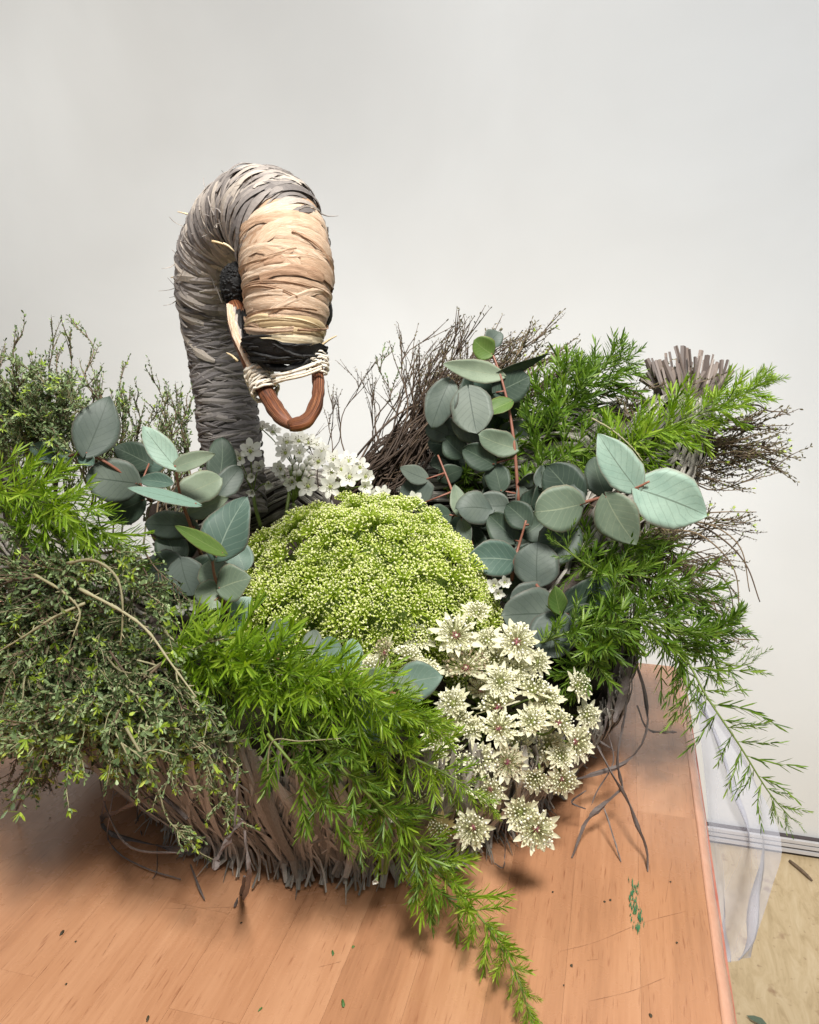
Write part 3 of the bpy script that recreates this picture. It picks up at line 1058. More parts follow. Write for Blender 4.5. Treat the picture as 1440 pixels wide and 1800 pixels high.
hs = S_HEAD + 0.004
k = 0
while hs < 0.93:
    wd = rr.choice((.010, .014, .018, .022))
    if hs > .86:
        wd = max(wd, .014)
    a0 = rr.uniform(0, 6.28)
    band(hs, a0, a0 + rr.uniform(6.0, 7.2), rr.uniform(-.012, .012), wd, -.0006 + .0007 * (k % 3), rr.random(), 'head_pale' if hs > .865 else 'head', 1000 + k)
    hs += wd * .66 / .65
    k += 1
for i in range(30):
    s_ = rr.uniform(S_HEAD + .01, .90)
    a0 = rr.uniform(0, 6.28)
    band(s_, a0, a0 + rr.uniform(1.4, 3.6), rr.uniform(-.055, .055), rr.choice((.002, .004, .007, .011, .015)), .0012 + .0016 * rr.random(), rr.random(), 'head_pale' if s_ > .87 else 'head', 1100 + i)
# black end of the head
b = MB()
kk, nn = 14, 40
verts = []
for i in range(kk + 1):
    for j in range(nn):
        a = 2 * math.pi * j / nn
        s = 0.926 + (1.0 - 0.926) * i / kk
        if i == 0:
            s += 0.010 * math.sin(a * 3 + 1) + 0.004 * math.sin(a * 11)
        verts.append(neck_at(min(s, 0.999), a, 0.0062 - 0.002 * (i / kk))[0])
faces = [(i * nn + j, i * nn + (j + 1) % nn, (i + 1) * nn + (j + 1) % nn, (i + 1) * nn + j) for i in range(kk) for j in range(nn)] + [tuple(kk * nn + j for j in range(nn))]
b.add(verts, faces, 0.3)
spart('black_muzzle', b, 'black', head_o)


for q in range(30):
    b = MB()
    a0 = rr.uniform(0, 6.28)
    wrap(rr.uniform(.92, .985), a0, a0 + rr.uniform(.8, 2.2), rr.gauss(0, .02), rr.uniform(.0050, .0078), rr.uniform(.0015, .0035), rr.random(), b, 14)
    spart('black_cord', b, 'black', head_o, False)


def blob(c, axes, n1=14, n2=10, jit=0.06, seed=1):
    r2 = random.Random(seed)
    verts, faces = [], []
    for i in range(n2 + 1):
        th = math.pi * i / n2
        for j in range(n1):
            ph = 2 * math.pi * j / n1
            k = 1 + r2.uniform(-jit, jit)
            verts.append(c + (axes[0] * math.sin(th) * math.cos(ph) + axes[1] * math.sin(th) * math.sin(ph) + axes[2] * math.cos(th)) * k)
    for i in range(n2):
        for j in range(n1):
            faces.append((i * n1 + j, i * n1 + (j + 1) % n1, (i + 1) * n1 + (j + 1) % n1, (i + 1) * n1 + j))
    return verts, faces


toward = -ray(480, 500).normalized()
# eye: a lumpy patch of black seeds on the side of the head
eye_c = P(416, 503, .662)
b = MB()
b.add(*blob(eye_c, (UV * 0.0135, toward * 0.017, ZV * 0.0185), 18, 12, .05), 0.2)
re2 = random.Random(12)
for i in range(420):
    d = rvec(re2)
    b.ball(eye_c + UV * d.x * 0.0132 + toward * d.y * 0.0168 + ZV * d.z * 0.0182, re2.uniform(0.0009, 0.0017), re2.random())
spart('eye', b, 'black', head_o)
eye2 = P(600 - 12, 520, .672)
b = MB()
b.add(*blob(P(572, 545, .665), (UV * 0.006, toward * 0.012, ZV * 0.014)), 0.2)
spart('eye', b, 'black', head_o)
# cheek: tan bark under the eye running to the beak, with black cord over it
b = MB()
ch = spline([P(412, 535, .655), P(425, 575, .648), P(442, 620, .642), P(458, 665, .64)], 12)
b.tube(ch, [0.006, 0.008, 0.0092, 0.010, 0.0105, 0.0105, 0.0105, 0.010, 0.010, 0.0098, 0.0095, 0.009], 14, 0.2)
cheek = spart('cheek', b, 'beak', head_o)
for q in range(9):
    b = MB()
    o_ = q * 3.4
    ct = [P(400 + o_ + rr.uniform(-3, 3), 534 + q * 2, .642), P(408 + o_, 575 + rr.uniform(-4, 4), .633), P(424 + o_, 612 + q * 4, .628), P(440 + o_ * .8, 650, .626)]
    b.ribbon(spline(ct, 12), [(toward + rvec(rr) * .4).normalized() for _ in range(12)], [.0042 * (.6 + .5 * math.sin(.25 + z * .26)) for z in range(12)], .0006, rr.random(), 0, .1)
    spart('raffia_band' if q < 4 else 'black_cord', b, 'head' if q < 3 else ('neck' if q == 3 else 'black'), cheek, False)
for q in range(7):
    b = MB()
    o_ = q * 4.5
    ck = spline([P(430 + o_ * .8, 545 + o_ * 0.5, .634), P(438 + o_ * .7, 590 + o_ * .6, .624), P(455 + o_, 632 + o_ * .3, .619), P(490 + o_, 650, .615), P(530 + o_ * .5, 640 - o_ * .3, .616)], 16)
    b.ribbon(ck, [(toward + rvec(rr) * 0.3).normalized() for _ in range(16)], [0.0045 + 0.002 * math.sin(z * .9 + q) for z in range(16)], 0.0007, rr.random(), 0, .3)
    spart('black_cord', b, 'black', head_o)

# beak: one willow rod bent into a loop
bk = MB()
pathL = spline([P(458, 668, .636), P(474, 702, .624), P(494, 732, .613), P(516, 750, .608)], 18)
bk.tube(pathL, [0.0064 + .0004 * math.sin(z * 1.7) for z in range(12)] + [0.006, .0056, .005, .0046, .004, .003], 16, 0.35)
pathR = spline([P(556, 640, .632), P(560, 680, .622), P(555, 712, .612), P(538, 740, .604), P(508, 749, .600)], 22)
bk.tube(pathR, [0.0047 + .0003 * math.sin(z * 2.1) for z in range(10)] + [0.0053 + .0003 * math.sin(z * 1.3) for z in range(8)] + [0.0056, .0054, .005, .004], 16, 0.6)
beak = spart('beak', bk, 'beak', head_o)
# pale ties at both ends of the beak


def ring_ties(path, i0, i1, r0, n, seed, wide):
    r2 = random.Random(seed)
    for q in range(n):
        x = i0 + (i1 - i0) * q / max(1, n - 1)
        i = int(min(x, len(path) - 2))
        t = (path[i + 1] - path[i]).normalized()
        a = t.orthogonal().normalized()
        c = t.cross(a)
        tilt = r2.uniform(-0.9, 0.9)
        pts, nn = [], []
        for j in range(25):
            an = 6.4 * j / 24
            nrm = a * math.cos(an) + c * math.sin(an)
            pts.append(path[i] + nrm * (r0 + r2.uniform(-.0008, 0.0012)) + t * (0.004 * tilt * math.sin(an)))
            nn.append(nrm)
        b = MB()
        b.ribbon(pts, nn, wide * r2.uniform(.6, 1.2), 0.0005, r2.random(), 0, .15)
        spart('tie', b, 'tie', beak)


tieL = spline([P(452, 652, .636), P(468, 690, .628)], 14)
ring_ties(tieL, 0, 13, 0.0102, 15, 4, 0.0026)
tieR = spline([P(558, 625, .630), P(558, 660, .624)], 12)
ring_ties(tieR, 1, 9, 0.0078, 8, 5, 0.0028)
for q in range(6):
    b = MB()
    y0 = 638 + q * 3.2 + rr.uniform(-5, 5)
    pp = spline([P(476 + q, y0 + 18, .619), P(505, y0 + 14 + rr.uniform(-4, 4), .613), P(535, y0 + 4, .613), P(566, y0 - 8, .617)], 12)
    b.ribbon(pp, [(toward + rvec(rr) * .5).normalized() for _ in range(12)], rr.uniform(0.0010, 0.0028), 0.0003, rr.random(), 0, .1)
    spart('tie', b, 'tie', beak)
for a_, c_ in (((392, 428), (412, 442)), ((372, 424), (405, 436)), ((560, 612), (592, 590)), ((418, 635), (398, 620)), ((545, 520), (578, 515)), ((330, 486), (300, 488)), ((350, 385), (312, 372))):
    b = MB()
    dq = .772 if a_[0] == 330 else (.745 if a_[0] == 350 else .63)
    q0, q1 = P(*a_, dq), P(*c_, dq + .002)
    b.ribbon(spline([q0, q0.lerp(q1, .5) + ZV * .001, q1], 5), toward, [0.0022, 0.002, .0017, .0013, .0008], .0004, rr.random())
    spart('frayed_end', b, 'head_pale', head_o)

# ---------------------------------------------------------------- wings and tail
def spindle(name, pts, rad, n_str, seed):
    r2 = random.Random(seed)
    path = spline(pts, 24)
    b = MB()
    rads = [pick(rad, i / 23) for i in range(24)]
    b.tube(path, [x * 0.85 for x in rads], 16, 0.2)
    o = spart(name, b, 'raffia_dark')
    w_ = MB()
    for q in range(n_str):
        an = r2.uniform(0, 6.28)
        i0 = r2.randint(0, 15)
        pp, nn = [], []
        for i in range(i0, min(24, i0 + 8)):
            t = (path[min(i + 1, 23)] - path[max(i - 1, 0)]).normalized()
            a = (UV - t * UV.dot(t)).normalized()
            c = t.cross(a)
            nr_ = a * math.cos(an) + c * math.sin(an)
            pp.append(path[i] + nr_ * (rads[i] + r2.uniform(-0.002, 0.003)))
            nn.append(nr_)
            an += r2.uniform(-.1, .1)
        w_.ribbon(pp, nn, r2.uniform(.002, .005), .0004, r2.random())
    stuff(spart('raffia_weave', w_, 'raffia', o, False))
    return o, path


wingR, wpR = spindle('wing', [P(960, 1120, .74), P(1040, 980, .79), P(1130, 850, .82), P(1195, 730, .83), P(1208, 690, .83)], [.055, .058, .05, .032, .022], 260, 3)
wingL, wpL = spindle('wing', [P(330, 1150, .68), P(180, 1090, .69), P(60, 960, .73), P(-20, 860, .75)], [.035, .042, .044, .035], 200, 4)
rimB, wpB = spindle('back_rim', [P(280, 930, .82), P(430, 880, .88), P(600, 885, .895), P(780, 850, .89), P(930, 815, .875), P(1060, 790, .86), P(1150, 800, .84)], [.03, .034, .036, .045, .05, .05, .04], 260, 6)
rt = random.Random(17)
for i in range(68):
    t = i / 67
    px_ = 1148 + 125 * t + rt.uniform(-5, 5)
    lean = (t - 0.5) * 60 + rt.gauss(0, 11)
    topy = 618 + 26 * abs(t - 0.45) * 2 + rt.uniform(-12, 26)
    dd = .83 + rt.uniform(-.02, .02)
    p0 = P(px_ - lean * .5, 705, dd)
    p1 = P(px_ + lean * .5, topy, dd + .01)
    b = MB()
    w_ = rt.uniform(.0022, .0060)
    nn = (-VV + UV * rt.uniform(-.8, .8)).normalized()
    b.ribbon(spline([p0, p0.lerp(p1, .5) + rvec(rt) * .002, p1], 5), nn, [w_ * .8, w_ * .9, w_, w_ * 1.05, w_ * 1.05], .0006, rt.random(), 0, .35)
    spart('straw', b, 'straw', wingR, False)

# ================================================================ GREENERY
# ---------------------------------------------------------------- eucalyptus
OV_T = [0, .04, .12, .25, .4, .55, .7, .83, .93, 1]
PROF = {'o': [.05, .38, .72, .96, 1, .93, .75, .5, .24, 0], 'r': [.05, .42, .74, .96, 1, .98, .87, .68, .42, 0]}


def leaf_mesh(base, tip, width, nrm, kind, cup, curl, seed, mat, origin):
    r2 = random.Random(seed)
    ax = tip - base
    L = ax.length
    ax.normalize()
    n = (nrm - ax * nrm.dot(ax)).normalized()
    s = ax.cross(n)
    nl, nw = 13, 9
    prof = PROF[kind]
    wav, ph = r2.uniform(.01, .09), r2.uniform(0, 6)
    skew = r2.uniform(-.12, .12)
    top, bot, uv = [], [], []
    for i in range(nl):
        t = i / (nl - 1)
        tt = 0.5 - 0.5 * math.cos(math.pi * t)
        k = 0
        while k < len(OV_T) - 2 and OV_T[k + 1] < tt:
            k += 1
        f = (tt - OV_T[k]) / (OV_T[k + 1] - OV_T[k])
        hw = (prof[k] + (prof[k + 1] - prof[k]) * f) * width / 2 * (1 + r2.uniform(-.025, .025) + .03 * math.sin(ph + tt * 11))
        back = 0.10 * L * max(0, 1 - tt * 5)          # lobes reach back past the stalk
        for j in range(nw):
            y = j / (nw - 1) * 2 - 1
            c = base + ax * (L * tt - back * abs(y)) + s * (hw * y + skew * width * math.sin(tt * 3.1) * .5)
            h = cup * width * (abs(y) ** 1.5) * (hw / (width / 2)) - curl * L * tt * tt + wav * width * math.sin(ph + tt * 6) * y
            q = c + n * h
            top.append(q)
            bot.append(q - n * 0.0003)
            uv.append((tt, y, 0))
    b = MB()
    N = nl * nw
    faces = []
    for i in range(nl - 1):
        for j in range(nw - 1):
            a = i * nw + j
            faces.append((a, a + 1, a + nw + 1, a + nw))
            faces.append((N + a, N + a + nw, N + a + nw + 1, N + a + 1))
    for i in range(nl - 1):
        for j in (0, nw - 1):
            a = i * nw + j
            f = (a, a + nw, N + a + nw, N + a)
            faces.append(f if j == 0 else f[::-1])
    b.add(top + bot, faces, r2.random(), 0, uv + uv)
    return b.mesh('leaf', mat, True, origin)


def eucalyptus(label, stem, leaves, seed):
    """stem: pixel polyline with depth; leaves: (base, tip, width px, depth base, depth tip, material, kind, roll)"""
    r2 = random.Random(seed)
    pts = spline([P(*p) for p in stem], 20)
    root = thing('eucalyptus_sprig', label, 'eucalyptus sprig', pts[-1], 'eucalyptus sprigs in the basket')
    b = MB()
    b.tube(pts, [0.0009 + 0.0009 * i / 19 for i in range(20)], 7, .5)
    for lf in leaves:
        bp = P(lf[0][0], lf[0][1], lf[3])
        near = min(pts, key=lambda q: (q - bp).length)
        if (near - bp).length < 0.03:
            b.tube([near, near.lerp(bp, .5), bp], [0.0010, 0.0008, 0.0008], 5, .4)
    obj('stem', b.mesh('stem', 'euc_stem', True, pts[-1]), root)
    for i, lf in enumerate(leaves):
        (bx, by), (tx, ty), wpx, d0, d1, mat, kind, roll = lf
        bp, tp = P(bx, by, d0), P(tx, ty, d1)
        view = (CLOC - bp).normalized()
        ax = (tp - bp).normalized()
        n = view - ax * view.dot(ax)
        n = Quaternion(ax, R(roll)) @ n.normalized()
        wm = px2m(wpx, (d0 + d1) / 2) / max(.3, math.cos(R(roll)))
        me = leaf_mesh(bp, tp, wm, n, kind, r2.uniform(-.02, .16), r2.uniform(-.08, .18), seed * 100 + i, mat, pts[-1])
        obj('leaf', me, root)


def scatter(seed, n, x0, x1, y0, y1, d0, d1):
    r3 = random.Random(seed)
    out = []
    for _ in range(n):
        x_, y_, d_ = r3.uniform(x0, x1), r3.uniform(y0, y1), r3.uniform(d0, d1)
        a_ = r3.uniform(0, 6.28)
        l_ = r3.uniform(38, 58)
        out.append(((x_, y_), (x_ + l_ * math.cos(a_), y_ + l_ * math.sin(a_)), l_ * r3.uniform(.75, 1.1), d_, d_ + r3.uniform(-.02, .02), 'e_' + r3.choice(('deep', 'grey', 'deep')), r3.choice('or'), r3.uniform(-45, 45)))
    return out


def L(bx, by, tx, ty, w, d0, d1, mat, kind='o', roll=0):
    return ((bx, by), (tx, ty), w, d0, d1, 'e_' + mat, kind, roll)


eucalyptus('mint eucalyptus sprig with upright tip leaf, left of the swan neck',
           [(308, 818, .605), (317, 871, .62), (332, 915, .635), (350, 965, .66), (360, 1000, .70)],
           [L(307, 820, 251, 746, 46, .605, .60, 'mint', 'o', 15), L(307, 822, 377, 797, 32, .605, .60, 'sage', 'o', -20), L(316, 872, 392, 838, 56, .62, .64, 'sage', 'r', -10), L(345, 886, 227, 853, 24, .615, .585, 'mint', 'o', 48),
            L(330, 905, 404, 876, 36, .64, .65, 'sage', 'o', 10), L(342, 925, 254, 922, 52, .64, .645, 'grey', 'r', -15), L(384, 848, 392, 765, 54, .68, .69, 'deep', 'r', 10), L(386, 868, 422, 822, 44, .675, .69, 'grey', 'r', 0), L(300, 850, 238, 838, 30, .66, .67, 'teal', 'o', 20),
            L(335, 930, 300, 985, 62, .66, .67, 'deep', 'r', 10)], 11)
eucalyptus('eucalyptus sprig with broad sage leaf and green underside leaf, beside lace dome',
           [(372, 972, .60), (377, 1011, .605), (386, 1033, .61), (399, 1072, .62), (412, 1092, .64)],
           [L(381, 978, 433, 871, 82, .60, .605, 'teal', 'o', -12), L(392, 972, 305, 925, 30, .59, .57, 'green', 'o', 25), L(385, 1030, 366, 985, 62, .615, .625, 'sage', 'r', 10), L(384, 1034, 342, 1050, 46, .61, .605, 'sage', 'r', 15), L(386, 1034, 440, 1016, 66, .605, .60, 'sage', 'o', -15), L(378, 1056, 372, 1072, 30, .605, .60, 'sage', 'o', 0),
            L(408, 1085, 442, 1050, 42, .62, .625, 'mint', 'o', 0), L(405, 1090, 418, 1112, 34, .62, .61, 'teal', 'r', 0), L(318, 985, 338, 1046, 66, .635, .63, 'grey', 'r', 0), L(318, 990, 244, 1012, 66, .64, .645, 'grey', 'r', 10), L(315, 990, 290, 925, 56, .645, .655, 'deep', 'r', 5), L(330, 1010, 420, 1010, 70, .66, .665, 'deep', 'r', 0), L(290, 1020, 320, 1080, 60, .65, .64, 'deep', 'r', 0), L(430, 1000, 415, 955, 50, .655, .665, 'teal', 'r', 0)], 12)
eucalyptus('blue grey eucalyptus sprig with large rounded leaves among the left twigs',
           [(150, 795, .655), (190, 815, .66), (238, 850, .675), (265, 880, .70)],
           [L(152, 796, 192, 693, 80, .65, .66, 'grey', 'o', -5), L(120, 802, 50, 783, 44, .655, .645, 'teal', 'o', 20), L(240, 850, 150, 838, 80, .67, .655, 'grey', 'r', 0), L(262, 815, 200, 785, 54, .69, .69, 'deep', 'o', 0), L(140, 800, 168, 815, 26, .655, .65, 'teal', 'r', 0), L(250, 880, 185, 905, 60, .69, .69, 'deep', 'r', 0), L(240, 830, 290, 800, 50, .70, .71, 'teal', 'r', 0)], 13)
eucalyptus('teal eucalyptus sprig half hidden under the fern in front of lace dome',
           [(470, 1150, .59), (560, 1190, .575), (640, 1215, .565), (710, 1222, .558)],
           [L(494, 1130, 490, 1086, 48, .59, .60, 'deep', 'r', 0), L(552, 1150, 550, 1104, 36, .59, .60, 'grey', 'r', 0), L(582, 1178, 580, 1118, 52, .585, .59, 'teal', 'r', 5), L(615, 1178, 622, 1122, 38, .58, .585, 'mint', 'r', 15), L(700, 1205, 780, 1188, 70, .565, .57, 'teal', 'o', -5), L(738, 1228, 696, 1188, 32, .56, .56, 'sage', 'o', 30), L(645, 1226, 676, 1302, 88, .56, .55, 'teal', 'r', 0), L(690, 1214, 634, 1186, 52, .57, .575, 'sage', 'r', 0), L(640, 1215, 612, 1275, 60, .56, .555, 'grey', 'r', 0)], 14)
eucalyptus('tall eucalyptus sprig with a red stem against the wall, right of the brown twigs',
           [(862, 612, .80), (880, 660, .79), (895, 720, .785), (905, 790, .78), (912, 890, .78)],  # many leaves take grey instead of sage: the sprig's shade is in their colour
           [L(864, 622, 832, 598, 42, .795, .79, 'green', 'r', 10), L(860, 606, 878, 584, 36, .80, .81, 'grey', 'r', 0), L(880, 660, 776, 640, 40, .79, .775, 'sage', 'o', 10), L(880, 655, 968, 628, 18, .79, .80, 'deep', 'o', 50), L(790, 672, 760, 748, 56, .785, .775, 'grey', 'r', 0), L(824, 684, 838, 762, 76, .78, .77, 'grey', 'r', 0), L(800, 740, 862, 770, 46, .79, .79, 'grey', 'r', 10),
            L(872, 690, 930, 662, 62, .79, .80, 'deep', 'r', 0), L(898, 706, 850, 722, 30, .78, .77, 'green', 'o', 35), L(906, 788, 840, 764, 46, .78, .77, 'sage', 'r', 10), L(866, 816, 814, 788, 50, .78, .775, 'deep', 'r', 0), L(785, 765, 748, 752, 40, .80, .80, 'grey', 'r', 0), L(880, 862, 868, 814, 46, .78, .785, 'deep', 'r', 0), L(815, 800, 782, 768, 44, .80, .80, 'deep', 'r', 0), L(840, 660, 878, 690, 50, .80, .80, 'teal', 'r', 20), L(912, 850, 950, 838, 24, .78, .78, 'grey', 'o', 50)] + scatter(3, 12, 775, 900, 690, 830, .81, .84), 15)
eucalyptus('small shaded eucalyptus sprig just right of the lace dome top',
           [(770, 800, .80), (790, 850, .79), (810, 905, .77), (830, 960, .76)],
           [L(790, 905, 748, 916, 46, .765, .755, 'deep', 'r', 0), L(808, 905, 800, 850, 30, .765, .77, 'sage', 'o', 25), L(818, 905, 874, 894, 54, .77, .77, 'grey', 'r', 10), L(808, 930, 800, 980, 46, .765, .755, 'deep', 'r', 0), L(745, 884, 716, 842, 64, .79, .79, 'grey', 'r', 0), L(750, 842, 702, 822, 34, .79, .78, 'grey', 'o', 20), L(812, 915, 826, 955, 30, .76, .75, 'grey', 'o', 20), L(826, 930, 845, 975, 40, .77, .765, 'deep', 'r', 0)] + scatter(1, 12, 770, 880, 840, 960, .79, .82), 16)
eucalyptus('dark green eucalyptus sprig low on the right of the lace dome',
           [(925, 915, .72), (912, 960, .72), (905, 985, .715), (900, 1020, .72)],
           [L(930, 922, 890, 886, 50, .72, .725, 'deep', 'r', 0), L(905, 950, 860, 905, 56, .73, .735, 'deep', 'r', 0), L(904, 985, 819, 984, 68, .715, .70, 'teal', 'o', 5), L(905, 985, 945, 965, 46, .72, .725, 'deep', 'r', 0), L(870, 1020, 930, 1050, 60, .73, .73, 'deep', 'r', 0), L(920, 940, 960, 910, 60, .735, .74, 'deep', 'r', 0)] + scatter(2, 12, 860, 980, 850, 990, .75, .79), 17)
eucalyptus('eucalyptus sprig with overlapping round leaves above the astrantia flowers',
           [(984, 1076, .68), (960, 1050, .69), (942, 1026, .70), (930, 1000, .72)],
           [L(944, 1026, 946, 952, 82, .70, .705, 'grey', 'r', 0), L(1002, 918, 960, 990, 78, .72, .71, 'deep', 'r', 0), L(986, 1080, 884, 1082, 92, .685, .67, 'grey', 'r', 5), L(984, 1076, 1082, 1016, 60, .69, .70, 'deep', 'o', 15), L(984, 1076, 975, 1029, 34, .67, .665, 'green', 'o', 15), L(986, 1082, 962, 1156, 86, .675, .665, 'grey', 'r', 0), L(960, 1050, 900, 1050, 60, .70, .69, 'grey', 'r', 10), L(1000, 1080, 1060, 1110, 60, .69, .69, 'deep', 'r', 0)], 18)
eucalyptus('pale mint eucalyptus sprig with the largest two heart shaped leaves, at the right',
           [(1142, 846, .68), (1121, 856, .685), (1070, 871, .695), (1020, 886, .705), (985, 905, .72)],
           [L(1118, 858, 1054, 762, 70, .685, .68, 'mint', 'o', 8), L(1123, 860, 1246, 907, 108, .685, .68, 'mint', 'o', -8), L(1066, 874, 1116, 958, 80, .69, .68, 'sage', 'o', 10), L(1020, 887, 937, 900, 84, .70, .69, 'sage', 'r', 0), L(1016, 882, 962, 818, 76, .715, .72, 'deep', 'r', 0), L(1064, 868, 1044, 803, 50, .71, .72, 'deep', 'r', 0), L(1010, 900, 1012, 850, 40, .71, .715, 'grey', 'r', 0)], 19)

# ---------------------------------------------------------------- ferns
def branchlet(seed, length, nl, flat, spread, curve=0.2, dens=1.0, nw=.0011):
    """needle spray along +Z, unit metres"""
    r2 = random.Random(seed)
    b = MB()
    cx, cy = r2.uniform(-curve, curve), r2.uniform(-curve, curve)
    at = lambda t: Vector((cx * length * t * t, cy * length * t * t, length * t))
    b.tube([at(i / 5) for i in range(6)], [0.00045 * (1.15 - i / 5 * .8) for i in range(6)], 4, .6, 1)
    nodes = max(4, int(length / 0.0030 * dens))
    for i in range(nodes):
        t = 0.08 + 0.92 * i / (nodes - 1)
        tg = (at(min(1, t + .05)) - at(max(0, t - .05))).normalized()
        k = r2.choice((2, 3, 3, 4))
        a0 = r2.uniform(0, 6.28)
        for j in range(k):
            an = a0 + j * 6.28 / k + r2.uniform(-.5, .5)
            rad = Vector((math.cos(an), math.sin(an) * flat, 0))
            fw = spread * r2.uniform(.7, 1.3)
            if t > .9:
                fw *= .5
            d = (tg + rad * fw).normalized()
            b.blade(at(t), d, tg * 1.0 + rvec(r2) * .2, nl * r2.uniform(.8, 1.1) * (1 - .25 * t), nw * r2.uniform(.85, 1.2), r2.random(), 0, r2.uniform(-.03, .10), .4, .12, True)
    return b


SPRAYS = {'fox': [branchlet(100 + i, .025, .0142, 1, 0.95, .12, 1.4, .00105).mesh('needle_spray', ['fern', 'fern_stem'], False) for i in range(7)],
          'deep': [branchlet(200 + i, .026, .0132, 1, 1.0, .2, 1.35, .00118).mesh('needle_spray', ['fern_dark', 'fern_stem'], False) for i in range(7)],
          'airy': [branchlet(300 + i, .034, .0155, .45, 1.0, .35, .55, .0011).mesh('needle_spray', ['fern_dark', 'fern_stem'], False) for i in range(7)]}
SPRAY_LEN = {'fox': .024, 'deep': .026, 'airy': .034}


def frond(label, pts, radii, spacing, kind, seed, droop=0.0, planar=None):
    r2 = random.Random(seed)
    q = spline([P(*p) for p in pts], 40)
    root = thing('fern_frond', label, 'fern frond', q[0], 'asparagus fern fronds in the basket')
    b = MB()
    b.tube(q, [0.0012 - 0.0008 * i / 39 for i in range(40)], 6, .5)
    obj('stem', b.mesh('stem', 'fern_stem', True, q[0]), root)
    total = sum((q[i + 1] - q[i]).length for i in range(39))
    n = int(total / spacing)
    ang = r2.uniform(0, 6)
    off = Matrix.Translation(-q[0])
    for i in range(n):
        t = (i + .5) / n
        x = t * 39
        k = min(int(x), 38)
        p = q[k].lerp(q[k + 1], x - k)
        tg = (q[min(k + 2, 39)] - q[max(k - 1, 0)]).normalized()
        ang += 2.4 + r2.uniform(-.5, .5)
        a = tg.orthogonal().normalized()
        a = (a * math.cos(ang) + tg.cross(a) * math.sin(ang)).normalized()
        if planar is not None:
            pl = planar - tg * planar.dot(tg)
            a = (a - pl.normalized() * a.dot(pl.normalized()) * .75).normalized()
        rad = px2m(pick(radii, t), .6) if False else pick(radii, t)
        fw = 0.55 + 1.2 * t ** 4
        d = (a + tg * fw * r2.uniform(.6, 1.3) - ZV * droop).normalized()
        sc = rad / SPRAY_LEN[kind] / 0.9 * r2.uniform(.75, 1.2)
        me = r2.choice(SPRAYS[kind])
        obj('needle_spray', me, root, off @ Matrix.Translation(p) @ frame(d, tg.cross(a) + rvec(r2) * .2) @ Matrix.Scale(max(.35, sc), 4))


frond('thick bright green fern plume in front, lying across below the lace dome', [(285, 1140, .57), (400, 1150, .555), (520, 1190, .54), (640, 1225, .527), (770, 1275, .515)], [.025, .030, .029, .024, .012], .0020, 'fox', 1, .03)
frond('long trailing fern that ends on the wood at the bottom centre', [(600, 1330, .54), (700, 1450, .548), (780, 1545, .548), (850, 1620, .525), (905, 1710, .497), (935, 1795, .476)], [.024, .026, .022, .017, .013, .008], .0040, 'fox', 2, .1)
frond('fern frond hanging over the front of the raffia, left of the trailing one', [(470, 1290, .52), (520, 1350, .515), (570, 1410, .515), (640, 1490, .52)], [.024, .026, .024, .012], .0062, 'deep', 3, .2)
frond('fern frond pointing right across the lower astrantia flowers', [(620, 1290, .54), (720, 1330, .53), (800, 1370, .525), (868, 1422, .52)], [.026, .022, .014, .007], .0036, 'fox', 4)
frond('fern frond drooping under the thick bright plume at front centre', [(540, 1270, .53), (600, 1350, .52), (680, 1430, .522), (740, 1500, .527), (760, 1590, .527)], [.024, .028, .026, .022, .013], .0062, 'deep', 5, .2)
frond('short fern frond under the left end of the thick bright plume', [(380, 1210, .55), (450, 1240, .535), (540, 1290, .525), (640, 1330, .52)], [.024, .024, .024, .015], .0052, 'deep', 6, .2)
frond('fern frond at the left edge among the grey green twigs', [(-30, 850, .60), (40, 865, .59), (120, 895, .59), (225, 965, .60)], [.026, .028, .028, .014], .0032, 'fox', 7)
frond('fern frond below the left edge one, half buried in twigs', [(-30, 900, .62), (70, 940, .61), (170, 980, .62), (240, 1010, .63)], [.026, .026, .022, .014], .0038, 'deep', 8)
frond('airy fern frond hanging past the right edge of the workbench', [(1120, 1060, .70), (1190, 1130, .68), (1240, 1220, .66), (1300, 1310, .64), (1350, 1390, .63), (1392, 1440, .625)], [.032, .034, .033, .030, .021, .009], .0056, 'airy', 9, .1, -VV)
frond('thick green fern bush under the right wing, above the tendrils', [(950, 1130, .66), (1040, 1100, .66), (1130, 1090, .67), (1230, 1120, .68), (1300, 1095, .69)], [.026, .030, .034, .03, .018], .0042, 'deep', 10, .1)
frond('fern frond hanging down over the grey strands at the right', [(1060, 1050, .68), (1060, 1110, .67), (1040, 1160, .66), (1000, 1195, .65)], [.028, .03, .026, .015], .004, 'deep', 11, .2)
frond('fern frond reaching right over the twigs below the mint eucalyptus', [(1010, 1020, .71), (1090, 1010, .70), (1160, 1020, .70), (1250, 1060, .70)], [.026, .03, .03, .018], .0038, 'deep', 12)
frond('small fern frond with its tips over the shaded round eucalyptus leaves', [(1060, 1010, .69), (1020, 985, .68), (975, 950, .675)], [.024, .022, .014], .0052, 'airy', 13)
frond('bright fern frond reaching right across the straw tail', [(1050, 820, .78), (1130, 770, .77), (1220, 732, .77), (1300, 697, .775), (1352, 668, .78)], [.032, .032, .027, .020, .011], .0028, 'fox', 14)
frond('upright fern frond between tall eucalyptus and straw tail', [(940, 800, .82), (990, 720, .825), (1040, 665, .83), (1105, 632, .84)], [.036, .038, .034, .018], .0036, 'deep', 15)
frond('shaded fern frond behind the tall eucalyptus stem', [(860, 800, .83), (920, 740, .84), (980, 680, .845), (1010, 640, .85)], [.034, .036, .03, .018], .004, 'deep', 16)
frond('shaded fern frond deep inside, above the mint eucalyptus', [(920, 860, .79), (980, 810, .79), (1040, 790, .79), (1100, 800, .79)], [.034, .034, .03, .02], .004, 'deep', 17)
